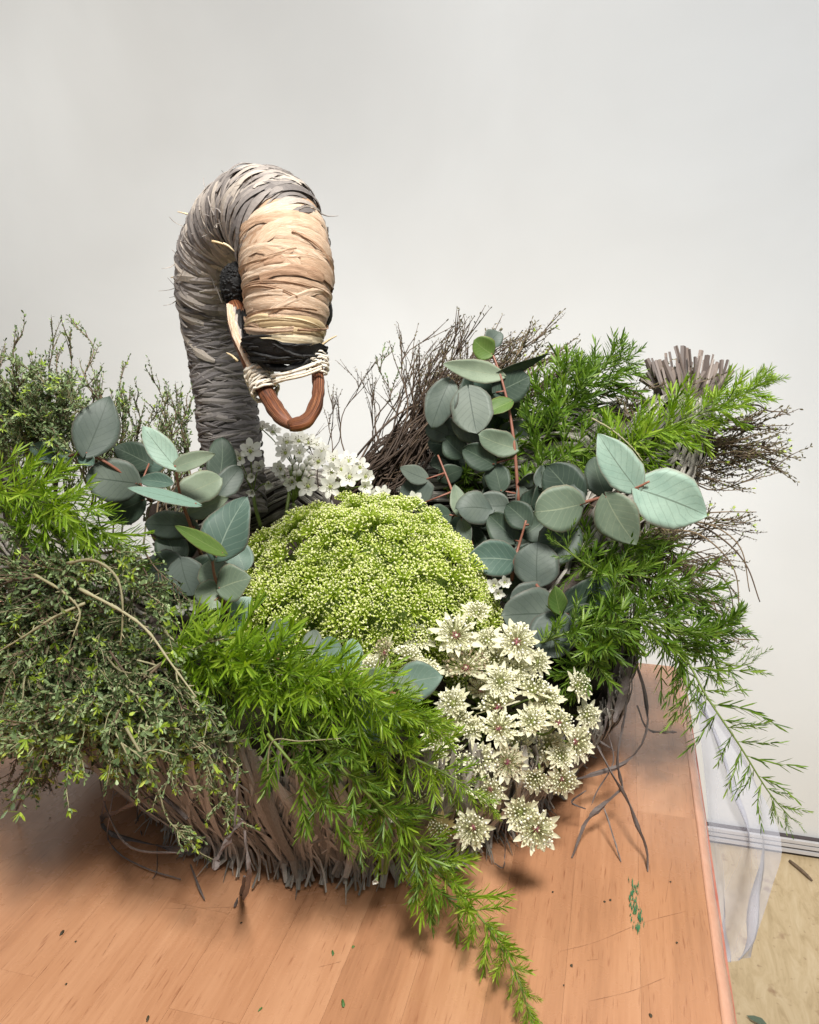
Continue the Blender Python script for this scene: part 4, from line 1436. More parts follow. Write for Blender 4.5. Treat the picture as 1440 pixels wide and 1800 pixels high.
frond('shaded fern frond below the tall eucalyptus leaves', [(780, 860, .84), (850, 830, .83), (930, 820, .83)], [.028, .03, .02], .005, 'deep', 18)
frond('fern frond with airy side shoots beside the workbench corner', [(1130, 1080, .70), (1190, 1140, .69), (1210, 1190, .68), (1200, 1260, .67)], [.034, .034, .03, .014], .0066, 'airy', 19, .3, -VV)
frond('airy fern shoot reaching right above the hanging frond', [(1180, 1110, .69), (1240, 1150, .68), (1290, 1170, .68), (1325, 1165, .68)], [.03, .03, .022, .012], .0065, 'airy', 20, 0, -VV)
frond('short fern frond tucked under the mint eucalyptus leaf', [(980, 1000, .73), (1040, 960, .73), (1110, 950, .73), (1170, 960, .74)], [.026, .028, .026, .016], .0042, 'deep', 21)

# ---------------------------------------------------------------- twigs
def twig_proto(seed, length, nshoot, shoot_len, leaf_len, gap, leafm, stemm, bare=0.0, lime=0.0, lean=.6):
    r2 = random.Random(seed)
    st, lv = MB(), MB()
    wig = [Vector((r2.uniform(-.09, .09), r2.uniform(-.09, .09), 0)) * length for _ in range(5)]
    wig[0] = Vector((0, 0, 0))
    ax = spline([Vector((0, 0, length * i / 4)) + wig[i] for i in range(5)], 16)
    st.tube(ax, [0.0010 * (1.1 - .8 * i / 15) for i in range(16)], 5, r2.random())

    def leaves(path, a, e, dens):
        tot = sum((path[i + 1] - path[i]).length for i in range(len(path) - 1))
        n = int(tot * (e - a) / gap * dens)
        for i in range(n):
            t = a + (e - a) * i / max(1, n - 1)
            p = pick(path, t)
            tg = (pick(path, min(1, t + .05)) - pick(path, max(0, t - .05))).normalized()
            for _ in range(2):
                d = (tg * r2.uniform(.5, 1.1) + rvec(r2) * .8).normalized()
                tip = t > .9 and r2.random() < lime * .4
                lv.blade(p, d, tg + rvec(r2) * .5, leaf_len * r2.uniform(.6, 1.3) * (1.25 if tip else 1), leaf_len * r2.uniform(.3, .5), r2.random(), 1 if tip else 0, .1, .55, .15)
    leaves(ax, .35 + bare * .4, 1, .8)
    for i in range(nshoot):
        t = r2.uniform(.2 + bare * .45, .96)
        p = pick(ax, t)
        tg = (pick(ax, min(1, t + .05)) - pick(ax, max(0, t - .05))).normalized()
        side = rvec(r2)
        d = (tg * 1.0 + side * lean).normalized()
        sl = shoot_len * r2.uniform(.5, 1.3) * (1.15 - .5 * t)
        q = spline([p, p + d * sl * .5 + rvec(r2) * sl * .06, p + (d + tg * .4).normalized() * sl + rvec(r2) * sl * .08], 7)
        st.tube(q, [0.0006 * (1.1 - .7 * j / 6) for j in range(7)], 4, r2.random())
        leaves(q, .15 + bare * .5, 1, 1)
        if r2.random() < lime * .8:
            tg2 = (q[-1] - q[-2]).normalized()
            for _ in range(7):
                dd_ = (tg2 * .6 + rvec(r2) * .8).normalized()
                lv.blade(q[-1], dd_, tg2 + rvec(r2) * .3, leaf_len * r2.uniform(.9, 1.5), leaf_len * .32, r2.random(), 1, .15, .5, .15)
    return st.mesh('stem', stemm, True), lv.mesh('leaves', [leafm, 'lime'], False)


TW = {'leafy': [twig_proto(400 + i, .11, 11, .034, .0050, .0034, 'twig_leaf', 'twig_pale' if i % 2 else 'twig_stem', 0, .16) for i in range(6)],
      'lime': [twig_proto(500 + i, .09, 9, .028, .0050, .0030, 'twig_leaf', 'twig_pale', 0, .75) for i in range(4)],
      'upright': [twig_proto(600 + i, .12, 7, .034, .0042, .0030, 'twig_leaf', 'twig_stem', .25, .10, .42) for i in range(6)],
      'brush': [twig_proto(700 + i, .17, 6, .045, .0032, .0048, 'twig_leaf_brown', 'twig_brush', .7, 0, .25) for i in range(6)],
      'bent': [twig_proto(800 + i, .13, 7, .04, .0038, .0036, 'twig_leaf_brown', 'twig_stem', .55, .1, .35) for i in range(6)]}
TWL = {'leafy': .11, 'lime': .09, 'upright': .12, 'brush': .17, 'bent': .13}
rw = random.Random(77)
THICKET = {}


def mesh_data(me):
    v = np.empty(len(me.vertices) * 3); me.vertices.foreach_get('co', v)
    r_ = np.empty(len(me.vertices)); me.attributes['rnd'].data.foreach_get('value', r_)
    lt = np.empty(len(me.polygons), int); me.polygons.foreach_get('loop_total', lt)
    li = np.empty(len(me.loops), int); me.loops.foreach_get('vertex_index', li)
    mi = np.empty(len(me.polygons), int); me.polygons.foreach_get('material_index', mi)
    return v.reshape(-1, 3), r_, lt, li, [me.materials[k].name for k in mi] if len(mi) else []


def to_thicket(me, m4):
    if me.name not in THICKET:
        THICKET[me.name] = (mesh_data(me), me, [])
    THICKET[me.name][2].append(np.array(m4))


def build_thicket():
    vs, rs_, lts, lis, mis, mats = [], [], [], [], [], []
    base = 0
    for (v, r_, lt, li, names), me, ms in THICKET.values():
        idx = {}
        for m in me.materials:
            if m not in mats:
                mats.append(m)
            idx[m.name] = mats.index(m)
        mi = np.array([idx[n] for n in names])
        for m in ms:
            vs.append(v @ m[:3, :3].T + m[:3, 3]); rs_.append(r_); lts.append(lt); lis.append(li + base); mis.append(mi)
            base += len(v)
    V, RR, LT, LI, MI = map(np.concatenate, (vs, rs_, lts, lis, mis))
    me = bpy.data.meshes.new('twig_thicket')
    me.vertices.add(len(V)); me.vertices.foreach_set('co', V.ravel())
    me.loops.add(len(LI)); me.loops.foreach_set('vertex_index', LI.astype(np.int32))
    me.polygons.add(len(LT))
    me.polygons.foreach_set('loop_start', np.concatenate(([0], np.cumsum(LT)[:-1])).astype(np.int32))
    for m in mats:
        me.materials.append(m)
    me.polygons.foreach_set('material_index', MI.astype(np.int32))
    a = me.attributes.new('rnd', 'FLOAT', 'POINT'); a.data.foreach_set('value', RR)
    me.update(calc_edges=True)
    o = obj('twig_thicket', me)
    tag(o, 'thicket of finer grey green and brown twigs filling the basket between the larger sprigs', 'twigs')
    stuff(o)



LAND = [('the big blue grey leaf', 165, 745), ('the mint tip leaf', 278, 780), ('the left edge fern', 90, 890), ('the bright fern plume', 500, 1190), ('the willow beak', 520, 740), ('the neck base', 400, 760), ('the swan eye', 416, 503),
        ('the tall eucalyptus top leaf', 855, 605), ('the tall eucalyptus middle', 830, 720), ('the straw tail', 1210, 640), ('the mint heart leaf', 1180, 870), ('the raffia loops', 230, 1470), ('the upright fern top', 1080, 640), ('the tail fern tip', 1345, 670),
        ('the bench corner', 1225, 1180), ('the pale stem end', 345, 1225), ('the pale stem arch', 165, 985), ('the green underside leaf', 345, 950), ('the white flowers', 590, 800), ('the arched brown stems', 1290, 1030), ('the plume left end', 300, 1140), ('the left picture edge', 0, 1080), ('the wood at far left', 20, 1380), ('the round eucalyptus leaves', 960, 980)]
DIRS = ('right of', 'below right of', 'below', 'below left of', 'left of', 'above left of', 'above', 'above right of')
USED = {}
BASE = {}


def to_pixel(p):
    q = ROT.transposed() @ (p - CLOC)
    return 720 + F_PX * q.x / -q.z, 900 - F_PX * q.y / -q.z


def placed_label(p, short, full):
    x, y = to_pixel(p)
    opts = sorted((math.hypot(x - a, y - b), n, a, b) for n, a, b in LAND)
    for dist, n, a, b in opts[:5]:
        an = DIRS[int(round(math.degrees(math.atan2(y - b, x - a)) / 45)) % 8]
        w = 'close ' if dist < 45 else ('far ' if dist > 120 else '')
        lab = '%s with tip %s%s %s' % (short, w, an, n)
        if lab not in USED:
            USED[lab] = 1
            return lab
    return full


def twig(kind, p0, p1, label, group, single=True):
    if single:
        short = {'upright': 'thin upright leafy twig', 'leafy': 'small leaved grey green twig', 'lime': 'lime tipped twig', 'brush': 'fine brown brush twig', 'bent': 'bent dark twig'}[kind]
        label = placed_label(p1, short, label)
    v = p1 - p0
    st, lv = rw.choice(TW[kind])
    if not single:
        sc = v.length / TWL[kind]
        g = max(.75, min(1.15, sc))
        m4 = Matrix.Translation(p0) @ frame(v, None, rw.uniform(0, 6)) @ Matrix.Diagonal((g, g, sc, 1))
        to_thicket(st, m4)
        to_thicket(lv, m4)
        return
    root = thing('twig_sprig', label, 'twig', p0, group)
    sc = v.length / TWL[kind]
    m4 = frame(v, None, rw.uniform(0, 6)) @ Matrix.Diagonal((max(.75, min(1.15, sc)), max(.75, min(1.15, sc)), sc, 1))
    obj('stem', st, root, m4)
    stuff(obj('leaves', lv, root, m4))


def rp(x0, x1, y0, y1, d0, d1):
    return P(rw.uniform(x0, x1), rw.uniform(y0, y1), rw.uniform(d0, d1))


G1 = ('thin grey green leafy twig in the upright tangle above the left eucalyptus', 'upright twigs on the left wing')
for tx, ty in ((85, 562), (152, 566), (37, 580), (4, 600), (165, 650), (212, 640), (302, 680), (270, 655), (240, 690), (100, 610), (130, 600), (60, 640), (190, 660), (330, 700)):
    p1 = P(tx, ty, rw.uniform(.72, .76))
    p0 = P(tx + rw.uniform(-30, 30), ty + rw.uniform(170, 230), rw.uniform(.72, .76))
    twig('upright', p0, p1, *G1)
for i in range(62):
    x = rw.uniform(-40, 330)
    top = 640 + 60 * (x / 330) + rw.uniform(0, 110)
    twig('upright' if rw.random() < .55 else 'leafy', P(x + rw.uniform(-60, 40), top + rw.uniform(130, 210), rw.uniform(.71, .77)), P(x, top, rw.uniform(.70, .78)), *G1)
G2 = ('small leaved grey green twig in the dense mass at the left of the basket', 'dense twigs on the left side')
for i in range(60):
    twig('leafy', rp(-20, 160, 720, 860, .66, .70), rp(-40, 120, 640, 790, .62, .68), *G2, single=i % 4 == 0)
for i in range(170):
    a = rp(20, 260, 960, 1180, .60, .66)
    c = a + W(rw.uniform(-.10, .09), rw.uniform(-.09, -.02), rw.uniform(-.07, .03))
    twig('leafy' if rw.random() < .85 else 'lime', a, c, *G2, single=i % 3 == 0)
G3 = ('grey green twig with lime tips spilling over the left front of the raffia', 'lime tipped twigs over the front')
for i in range(72):
    a = rp(40, 330, 1130, 1260, .56, .62)
    c = P(rw.uniform(-20, 390), rw.uniform(1230, 1370), rw.uniform(.50, .57))
    twig('lime' if rw.random() < .3 else 'leafy', a, c, *G3, single=i % 2 == 0)
for tx, ty in ((405, 1460), (330, 1500), (380, 1440), (300, 1400), (340, 1395), (370, 1310), (262, 1360), (150, 1330), (410, 1380)):
    twig('lime', P(tx - rw.uniform(20, 60), ty - rw.uniform(110, 150), .545), P(tx, ty, .51), *G3)
for i in range(16):
    twig('bent', rp(60, 180, 1230, 1310, .60, .64), rp(-40, 120, 1290, 1390, .58, .64), 'dark thin twig sticking out over the wood at the far left', 'dark twigs at the left foot')
G4 = ('thin brown twig in the brush fanned behind the white flowers', 'brown twig brush behind the flowers')
for i in range(190):
    t = rw.random()
    a = P(640 + rw.uniform(-35, 80), 850 + rw.uniform(-30, 30), rw.uniform(.83, .88))
    ang = R(rw.gauss(40, 13))
    ln = rw.uniform(150, 320)
    tip = P(640 + rw.uniform(0, 60) + math.cos(ang) * ln, 830 - math.sin(ang) * ln, rw.uniform(.86, .92))
    twig('brush', a, tip, *G4, single=i % 6 == 0)
for tx, ty in ((682, 606), (716, 588), (612, 636), (655, 640), (636, 680), (585, 690), (575, 700), (560, 745), (700, 660), (668, 660), (730, 640), (735, 660), (600, 690)):
    twig('brush' if tx != 682 else 'upright', P(tx + rw.uniform(-40, 20), ty + rw.uniform(150, 210), .86), P(tx, ty, .88), *G4)
G5 = ('dark thin twig with tiny leaves, rising behind the tall eucalyptus', 'twigs behind the tall eucalyptus')
for tx, ty in ((965, 545), (940, 555), (990, 585), (975, 610), (1000, 620), (920, 590), (955, 580), (900, 610), (985, 600), (1010, 640), (830, 605), (850, 600)):
    twig('bent', P(tx - rw.uniform(110, 170), ty + rw.uniform(140, 200), .86), P(tx, ty, .89), *G5)
for i in range(30):
    twig('bent', rp(780, 900, 700, 830, .84, .88), rp(860, 1020, 600, 720, .86, .90), *G5, single=i % 3 == 0)
G6 = ('fine brown twig with sparse leaves, sticking out to the right below the straw tail', 'twigs at the tip of the right wing')
for tx, ty in ((1400, 735), (1385, 800), (1375, 830), (1350, 740), (1345, 760), (1370, 790), (1330, 830), (1300, 850), (1360, 840), (1310, 790), (1320, 715), (1285, 760), (1290, 835), (1390, 825), (1270, 700)):
    twig('bent', P(1120 + rw.uniform(-10, 60), 830 + rw.uniform(-60, 30), .80), P(tx, ty, rw.uniform(.79, .84)), *G6)
for i in range(30):
    twig('bent', rp(1070, 1180, 760, 860, .79, .83), rp(1200, 1370, 730, 850, .79, .84), *G6, single=i % 3 == 0)
for i in range(22):
    twig('bent', rp(1020, 1150, 720, 800, .82, .85), rp(1090, 1280, 640, 740, .81, .85), 'fine brown twig lying along the straw tail', 'twigs along the straw tail', single=i % 3 == 0)
G7 = ('curved brown twig on the right side below the mint eucalyptus', 'twigs on the right flank')
for i in range(34):
    twig('bent', rp(1060, 1170, 930, 1020, .74, .79), rp(1200, 1330, 880, 1140, .72, .78), *G7, single=i % 3 == 0)
for i in range(26):
    twig('bent', rp(1020, 1130, 880, 980, .75, .78), rp(1120, 1250, 900, 1050, .73, .77), *G7, single=i % 3 == 0)
build_thicket()


def bare_twig(label, pts, r0, mat='twig_pale', knots=True, seed=0):
    q = spline([P(*p) for p in pts], 26)
    r2 = random.Random(seed)
    b = MB()
    b.tube(q, [(r0 * (1.15 - .6 * i / 25)) * (1.35 if knots and i % 4 == 1 else 1) for i in range(26)], 7, r2.random())
    root = thing('bare_twig', label, 'twig', q[0])
    obj('stem', b.mesh('stem', mat, True, q[0]), root)
    if knots:
        k = MB()
        for i in range(2, 25, 3):
            d = rvec(r2)
            k.tube([q[i], q[i] + d * 0.004], [r0 * .6, r0 * .35], 5, .7)
        obj('bud', k.mesh('bud', mat, True, q[0]), root)


bare_twig('pale knobbly stem curving down over the left twigs', [(118, 990, .535), (165, 985, .53), (205, 1015, .525), (216, 1070, .52), (212, 1135, .52)], .0009, seed=1)
bare_twig('pale knobbly stem running down right to the bright fern plume', [(140, 1035, .53), (215, 1075, .52), (260, 1110, .515), (300, 1165, .51), (345, 1226, .505)], .0009, seed=2)
bare_twig('pale forked stem lying over the left twigs below the left edge fern', [(60, 1010, .54), (110, 1040, .53), (140, 1075, .525), (128, 1120, .52)], .0008, seed=9)
bare_twig('pale stem slanting across the left twigs towards the picture edge', [(150, 1060, .53), (95, 1085, .525), (40, 1120, .525), (-10, 1150, .53)], .0008, seed=10)
bare_twig('pale green stem stub pointing down over the lime tipped twigs', [(222, 1280, .52), (245, 1320, .512), (270, 1360, .505)], .0010, seed=3, knots=False)
bare_twig('thin pale stem across the bright fern at front centre', [(470, 1380, .51), (478, 1305, .505), (530, 1303, .50), (600, 1298, .50)], .0005, seed=4, knots=False)
bare_twig('dry curled stem above the mint eucalyptus heart leaf', [(1040, 735, .76), (1075, 755, .75), (1110, 785, .74), (1130, 810, .73)], .0007, seed=5)
bare_twig('thin dark stem arching in the air at the far right', [(1200, 905, .76), (1270, 900, .76), (1330, 900, .76)], .0007, 'twig_stem', False, 6)
bare_twig('long thin dark stem drooping at the far right', [(1180, 900, .76), (1260, 940, .75), (1310, 990, .75), (1336, 1058, .75)], .0009, 'twig_stem', False, 7)
bare_twig('thin wavy stem reaching right beneath the fern tip', [(1290, 716, .80), (1330, 712, .80), (1350, 722, .80), (1378, 724, .80)], .0009, 'twig_stem', False, 8)
for i, pp in enumerate(([(1150, 930, .75), (1230, 940, .75), (1290, 1000, .74), (1300, 1085, .74)], [(1140, 950, .75), (1220, 970, .75), (1280, 1030, .74), (1290, 1100, .74)], [(1140, 960, .76), (1210, 1000, .75), (1250, 1050, .74), (1270, 1110, .74)], [(1160, 920, .76), (1240, 920, .76), (1300, 960, .75), (1318, 1040, .75)], [(1270, 1080, .73), (1290, 1120, .73), (1330, 1124, .73)])):
    bare_twig(['outermost but one of the arched brown stems at the right flank', 'arched brown stem inside the outer two at the right flank', 'innermost arched brown stem at the right flank', 'outermost arched brown stem at the right flank', 'short brown stem end sticking out below the arched stems'][i], pp, .0008, 'twig_stem', False, 20 + i)

# ---------------------------------------------------------------- green lace flower dome
def umbellet(seed):
    r2 = random.Random(seed)
    b = MB()
    Rr, H = 0.0092, 0.0075
    n = 40
    b.tube([(0, 0, -0.016), (0, 0, -.008), (0, 0, 0)], [.0005, .0006, .0007], 5, .3, 0)
    for i in range(n):
        t = (i + .5) / n
        rad = Rr * math.sqrt(t) * r2.uniform(.9, 1.08)
        an = i * 2.39996 + r2.uniform(-.25, .25)
        tip = Vector((rad * math.cos(an), rad * math.sin(an), H - 0.0042 * t + r2.uniform(-.0008, .0008)))
        b.tube([(0, 0, 0), tip * .55 + Vector((0, 0, -.0004)), tip], [.00035, .0003, .00035], 3, .2 + .6 * r2.random(), 0, False)
        k = r2.uniform(.00055, .00085)
        b.ball(tip, k * .8, r2.random() * .6, 0)
        for q in range(r2.choice((1, 2, 2))):
            o = rvec(r2)
            b.ball(tip + Vector((o.x * .0008, o.y * .0008, abs(o.z) * .0005)), k * r2.uniform(.6, .95), r2.random(), 1)
    return b.mesh('umbellet', ['lace_green', 'lace_bud'], False)


UMB = [umbellet(900 + i) for i in range(7)]
DC = P(640, 1075, .735)
dome = thing('lace_flower', 'large green white lace flower dome of many tiny umbels in the basket centre', 'flower head', DC - ZV * .06)
doff = Matrix.Translation(-dome.location)
rd = random.Random(55)
AX, AY, AZ = .106, .103, .093
b = MB()
b.add(*blob(DC, (UV * AX * .82, VV * AY * .82, ZV * AZ * .82), 30, 20, .03, 5), .1)
obj('heart', b.mesh('heart', 'lace_heart', True, dome.location), dome)
N = 620
placed = 0
for i in range(N):
    z = 1 - 1.62 * (i + .5) / N
    ph = i * 2.39996
    r_ = math.sqrt(max(0, 1 - z * z))
    n_ = UV * (r_ * math.cos(ph)) + VV * (r_ * math.sin(ph)) + ZV * z
    pt = DC + UV * (r_ * math.cos(ph) * AX) + VV * (r_ * math.sin(ph) * AY) + ZV * (z * AZ)
    nn = (UV * (n_.dot(UV) / AX) + VV * (n_.dot(VV) / AY) + ZV * (n_.dot(ZV) / AZ)).normalized()
    if nn.dot((CLOC - pt).normalized()) < -.12:
        continue
    lump = .0035 * math.sin(11 * n_.x + 2) * math.sin(9 * n_.y + 1) + .004 * math.sin(8 * n_.y + 5 * n_.z)
    pt = pt + nn * (lump + rd.uniform(-.004, .005)) + rvec(rd) * .003
    d = (nn + ZV * .45 + rvec(rd) * .28).normalized()
    if placed < 300:
        obj('umbellet', UMB[placed % 7], dome, doff @ Matrix.Translation(pt) @ frame(d) @ Matrix.Scale(rd.uniform(.95, 1.5), 4))
        placed += 1
# stalks of the dome
b = MB()
for i in range(26):
    a = rd.uniform(0, 6.28)
    b.tube([DC - ZV * .09, DC + UV * math.cos(a) * .05 + VV * math.sin(a) * .05], [.0012, .0007], 5, .4)
obj('stalk', b.mesh('stalk', 'lace_green', True, dome.location), dome)

# ---------------------------------------------------------------- white garlic flowers
def petal_mesh():
    b = MB()
    n, m_ = 6, 5
    verts, faces = [], []
    for i in range(n):
        t = i / (n - 1)
        hw = (.18 + .42 * math.sin(math.pi * min(1, t * .78 + .12)) ** .8) * (1 if t < .8 else (1 - t) / .2 * .75 + .25) * .75
        for j in range(m_):
            y = j / (m_ - 1) * 2 - 1
            verts.append(Vector((t * (1 - .1 * t), y * hw * .55, .55 * t ** .8 - .15 * t * t + .16 * y * y * hw)))
    for i in range(n - 1):
        for j in range(m_ - 1):
            faces.append((i * m_ + j, i * m_ + j + 1, (i + 1) * m_ + j + 1, (i + 1) * m_ + j))
    b.add(verts, faces, .6)
    return b.mesh('petal', 'white_petal')


PETAL = petal_mesh()
b = MB()
b.ball((0, 0, .14), .17, .5, 0)
for i in range(6):
    a = i * 1.047 + .5
    b.tube([(0, 0, .05), (.22 * math.cos(a), .22 * math.sin(a), .42)], [.022, .02], 3, .8, 1, False)
    b.ball((.23 * math.cos(a), .23 * math.sin(a), .45), .05, .3, 2)
FLORET_CORE = b.mesh('floret', ['white_heart', 'white_petal', 'anther'])
b = MB(); b.ball((0, 0, 0), 1, .5, 0, (1, 1, 1.35))
BUD = b.mesh('bud', 'white_petal')
rf = random.Random(66)


def garlic(label, root_px, florets, buds=()):
    """florets: (px, py, depth, radius px, openness, yaw, tilt)"""
    r0 = P(*root_px)
    root = thing('garlic_flower', label, 'white flower', r0, 'white garlic flowers behind the lace dome')
    off = Matrix.Translation(-r0)
    hub = Vector((0, 0, 0))
    for f in florets:
        hub += P(f[0], f[1], f[2]) / len(florets)
    hub = hub - ZV * .026 + VV * .008
    b = MB()
    b.tube(spline([r0, r0.lerp(hub, .5) + rvec(rf) * .004, hub], 8), .0018, 6, .5)
    for f in list(florets) + list(buds):
        p = P(f[0], f[1], f[2])
        b.tube(spline([hub, hub.lerp(p, .55) + ZV * .003, p], 6), .0006, 5, .7)
    obj('stem', b.mesh('stem', 'garlic_stem', True, r0), root)
    for (px_, py_, d, rp_, op, yw, tl) in florets:
        p = P(px_, py_, d)
        n_ = (-VV * math.cos(R(tl)) + ZV * math.sin(R(tl)))
        n_ = (n_ + UV * math.sin(R(yw))).normalized()
        s = px2m(rp_, d) * 1.15
        m4 = off @ Matrix.Translation(p - n_ * s * .3) @ frame(n_) @ Matrix.Scale(s, 4)
        fo_ = obj('floret', FLORET_CORE, root, m4)
        a0 = rf.uniform(0, 1)
        for q in range(6):
            e = Matrix.Rotation(a0 + q * 1.0472, 4, 'Z') @ Matrix.Rotation(-(1 - op) * 1.0 + rf.uniform(-.12, .12), 4, 'Y') @ Matrix.Diagonal((rf.uniform(.9, 1.1), rf.uniform(.95, 1.2), 1, 1))
            obj('petal', PETAL, fo_, e)
    for (px_, py_, d, rp_) in buds:
        p = P(px_, py_, d)
        obj('bud', BUD, root, off @ Matrix.Translation(p) @ frame(p - hub) @ Matrix.Scale(px2m(rp_, d), 4))


garlic('white garlic flower at the left, with nodding closed florets beside the neck', (460, 930, .78),
       [(440, 792, .76, 21, .95, 10, 30), (420, 806, .76, 19, .8, -20, 10), (404, 790, .77, 15, .7, -30, 20), (443, 838, .755, 17, .35, 0, 5), (472, 850, .755, 15, .35, 10, -20), (443, 864, .76, 13, .4, 0, -10), (455, 822, .775, 15, .7, 0, 40)], ())
garlic('white garlic flower furthest back, right under the willow beak', (500, 920, .81),
       [(458, 752, .83, 18, .9, 0, 70), (480, 757, .83, 15, .9, 20, 60), (503, 775, .81, 20, 1, -10, 60), (525, 772, .81, 20, .95, 0, 65), (543, 776, .81, 18, .9, 20, 55), (500, 795, .80, 19, .9, -20, 35), (526, 795, .80, 16, .8, 0, 30), (556, 782, .815, 17, .9, 25, 50)], ())
garlic('white garlic flower with a cluster of round buds in the middle', (520, 930, .77),
       [(492, 824, .76, 18, .7, -20, 20), (513, 848, .755, 18, .6, -10, 0), (541, 855, .75, 20, .95, 0, 15), (500, 836, .76, 13, .6, -20, 10)],
       [(515, 812, .76, 5), (527, 808, .76, 5.5), (538, 812, .76, 5), (520, 822, .758, 5.5), (532, 821, .756, 6), (543, 824, .758, 5), (526, 831, .756, 5.5), (538, 833, .756, 5), (548, 815, .76, 4.5), (550, 832, .757, 4.5), (518, 832, .757, 4.5), (509, 822, .76, 4.5), (545, 804, .76, 4.5)])
garlic('fullest white garlic flower, right of the buds above the lace dome', (600, 930, .77),
       [(558, 810, .765, 21, .95, -15, 40), (586, 806, .77, 18, .9, 0, 50), (612, 808, .765, 20, .95, 5, 55), (634, 820, .765, 18, .9, 25, 45), (600, 824, .755, 19, .9, -5, 30), (614, 838, .75, 22, .95, 0, 25), (582, 830, .755, 18, .8, -20, 20), (580, 856, .75, 20, .95, 0, 15), (644, 838, .76, 17, .8, 30, 20), (642, 856, .755, 15, .7, 25, 5), (566, 792, .78, 16, .9, 0, 60)], ())
garlic('single white garlic floret standing right of the lace dome top', (715, 960, .77), [(728, 880, .75, 18, .85, 10, 35), (736, 898, .755, 13, .6, 20, 10)], ())
garlic('pair of small white garlic florets at the top of the lace dome', (672, 950, .78), [(673, 868, .76, 17, .85, 0, 40), (655, 870, .765, 13, .8, -10, 30)], ())
garlic('white garlic florets in the shade between dome and round eucalyptus leaves', (880, 1080, .72), [(868, 1030, .705, 17, .7, -10, 20), (888, 1024, .705, 15, .6, 10, 20), (876, 1044, .70, 14, .6, 0, 10)], ())
garlic('white garlic florets peeping out under the lower left eucalyptus leaves', (350, 1120, .65), [(320, 1068, .62, 13, .8, 0, 20), (345, 1066, .62, 14, .8, 0, 20), (362, 1070, .62, 11, .7, 10, 10)], ())
garlic('white garlic florets glimpsed through the fern at the bottom of the basket', (690, 1400, .58), [(690, 1438, .545, 10, .7, 0, 10), (660, 1548, .535, 8, .5, 0, 0)], ())

# ---------------------------------------------------------------- astrantia
def bract_mesh(mat):
    b = MB()
    n = 6
    wp = [.05, .09, .122, .122, .09, .02]
    verts, faces = [], []
    for i in range(n):
        t = i / (n - 1)
        for y in (-1, 0, 1):
            verts.append(Vector((.18 + .82 * t, y * wp[i], .10 * t - .03 * t * t + (.035 if y else 0))))
    for i in range(n - 1):
        for j in range(2):
            faces.append((i * 3 + j, i * 3 + j + 1, (i + 1) * 3 + j + 1, (i + 1) * 3 + j))
    b.add(verts, faces, .5)
    return b.mesh('bract', mat)


BR = {'bract': bract_mesh('bract'), 'bract_tan': bract_mesh('bract_tan')}


def floret_head(seed, mats, spread):
    r2 = random.Random(seed)
    b = MB()
    b.ball((0, 0, .04), .20, .5, 2, (1, 1, .7))
    n = 64
    for i in range(n):
        t = (i + .5) / n
        th = spread * math.sqrt(t)
        an = i * 2.39996
        rad = .58 * r2.uniform(.82, 1.08)
        tip = Vector((rad * math.sin(th) * math.cos(an) * 1.1, rad * math.sin(th) * math.sin(an) * 1.1, .05 + rad * math.cos(th) * .85))
        b.tube([(0, 0, .04), tip], [.014, .012], 3, r2.random(), 1, False)
        b.ball(tip, r2.uniform(.030, .056), r2.random(), 0)
    return b.mesh('floret_head', mats, True)


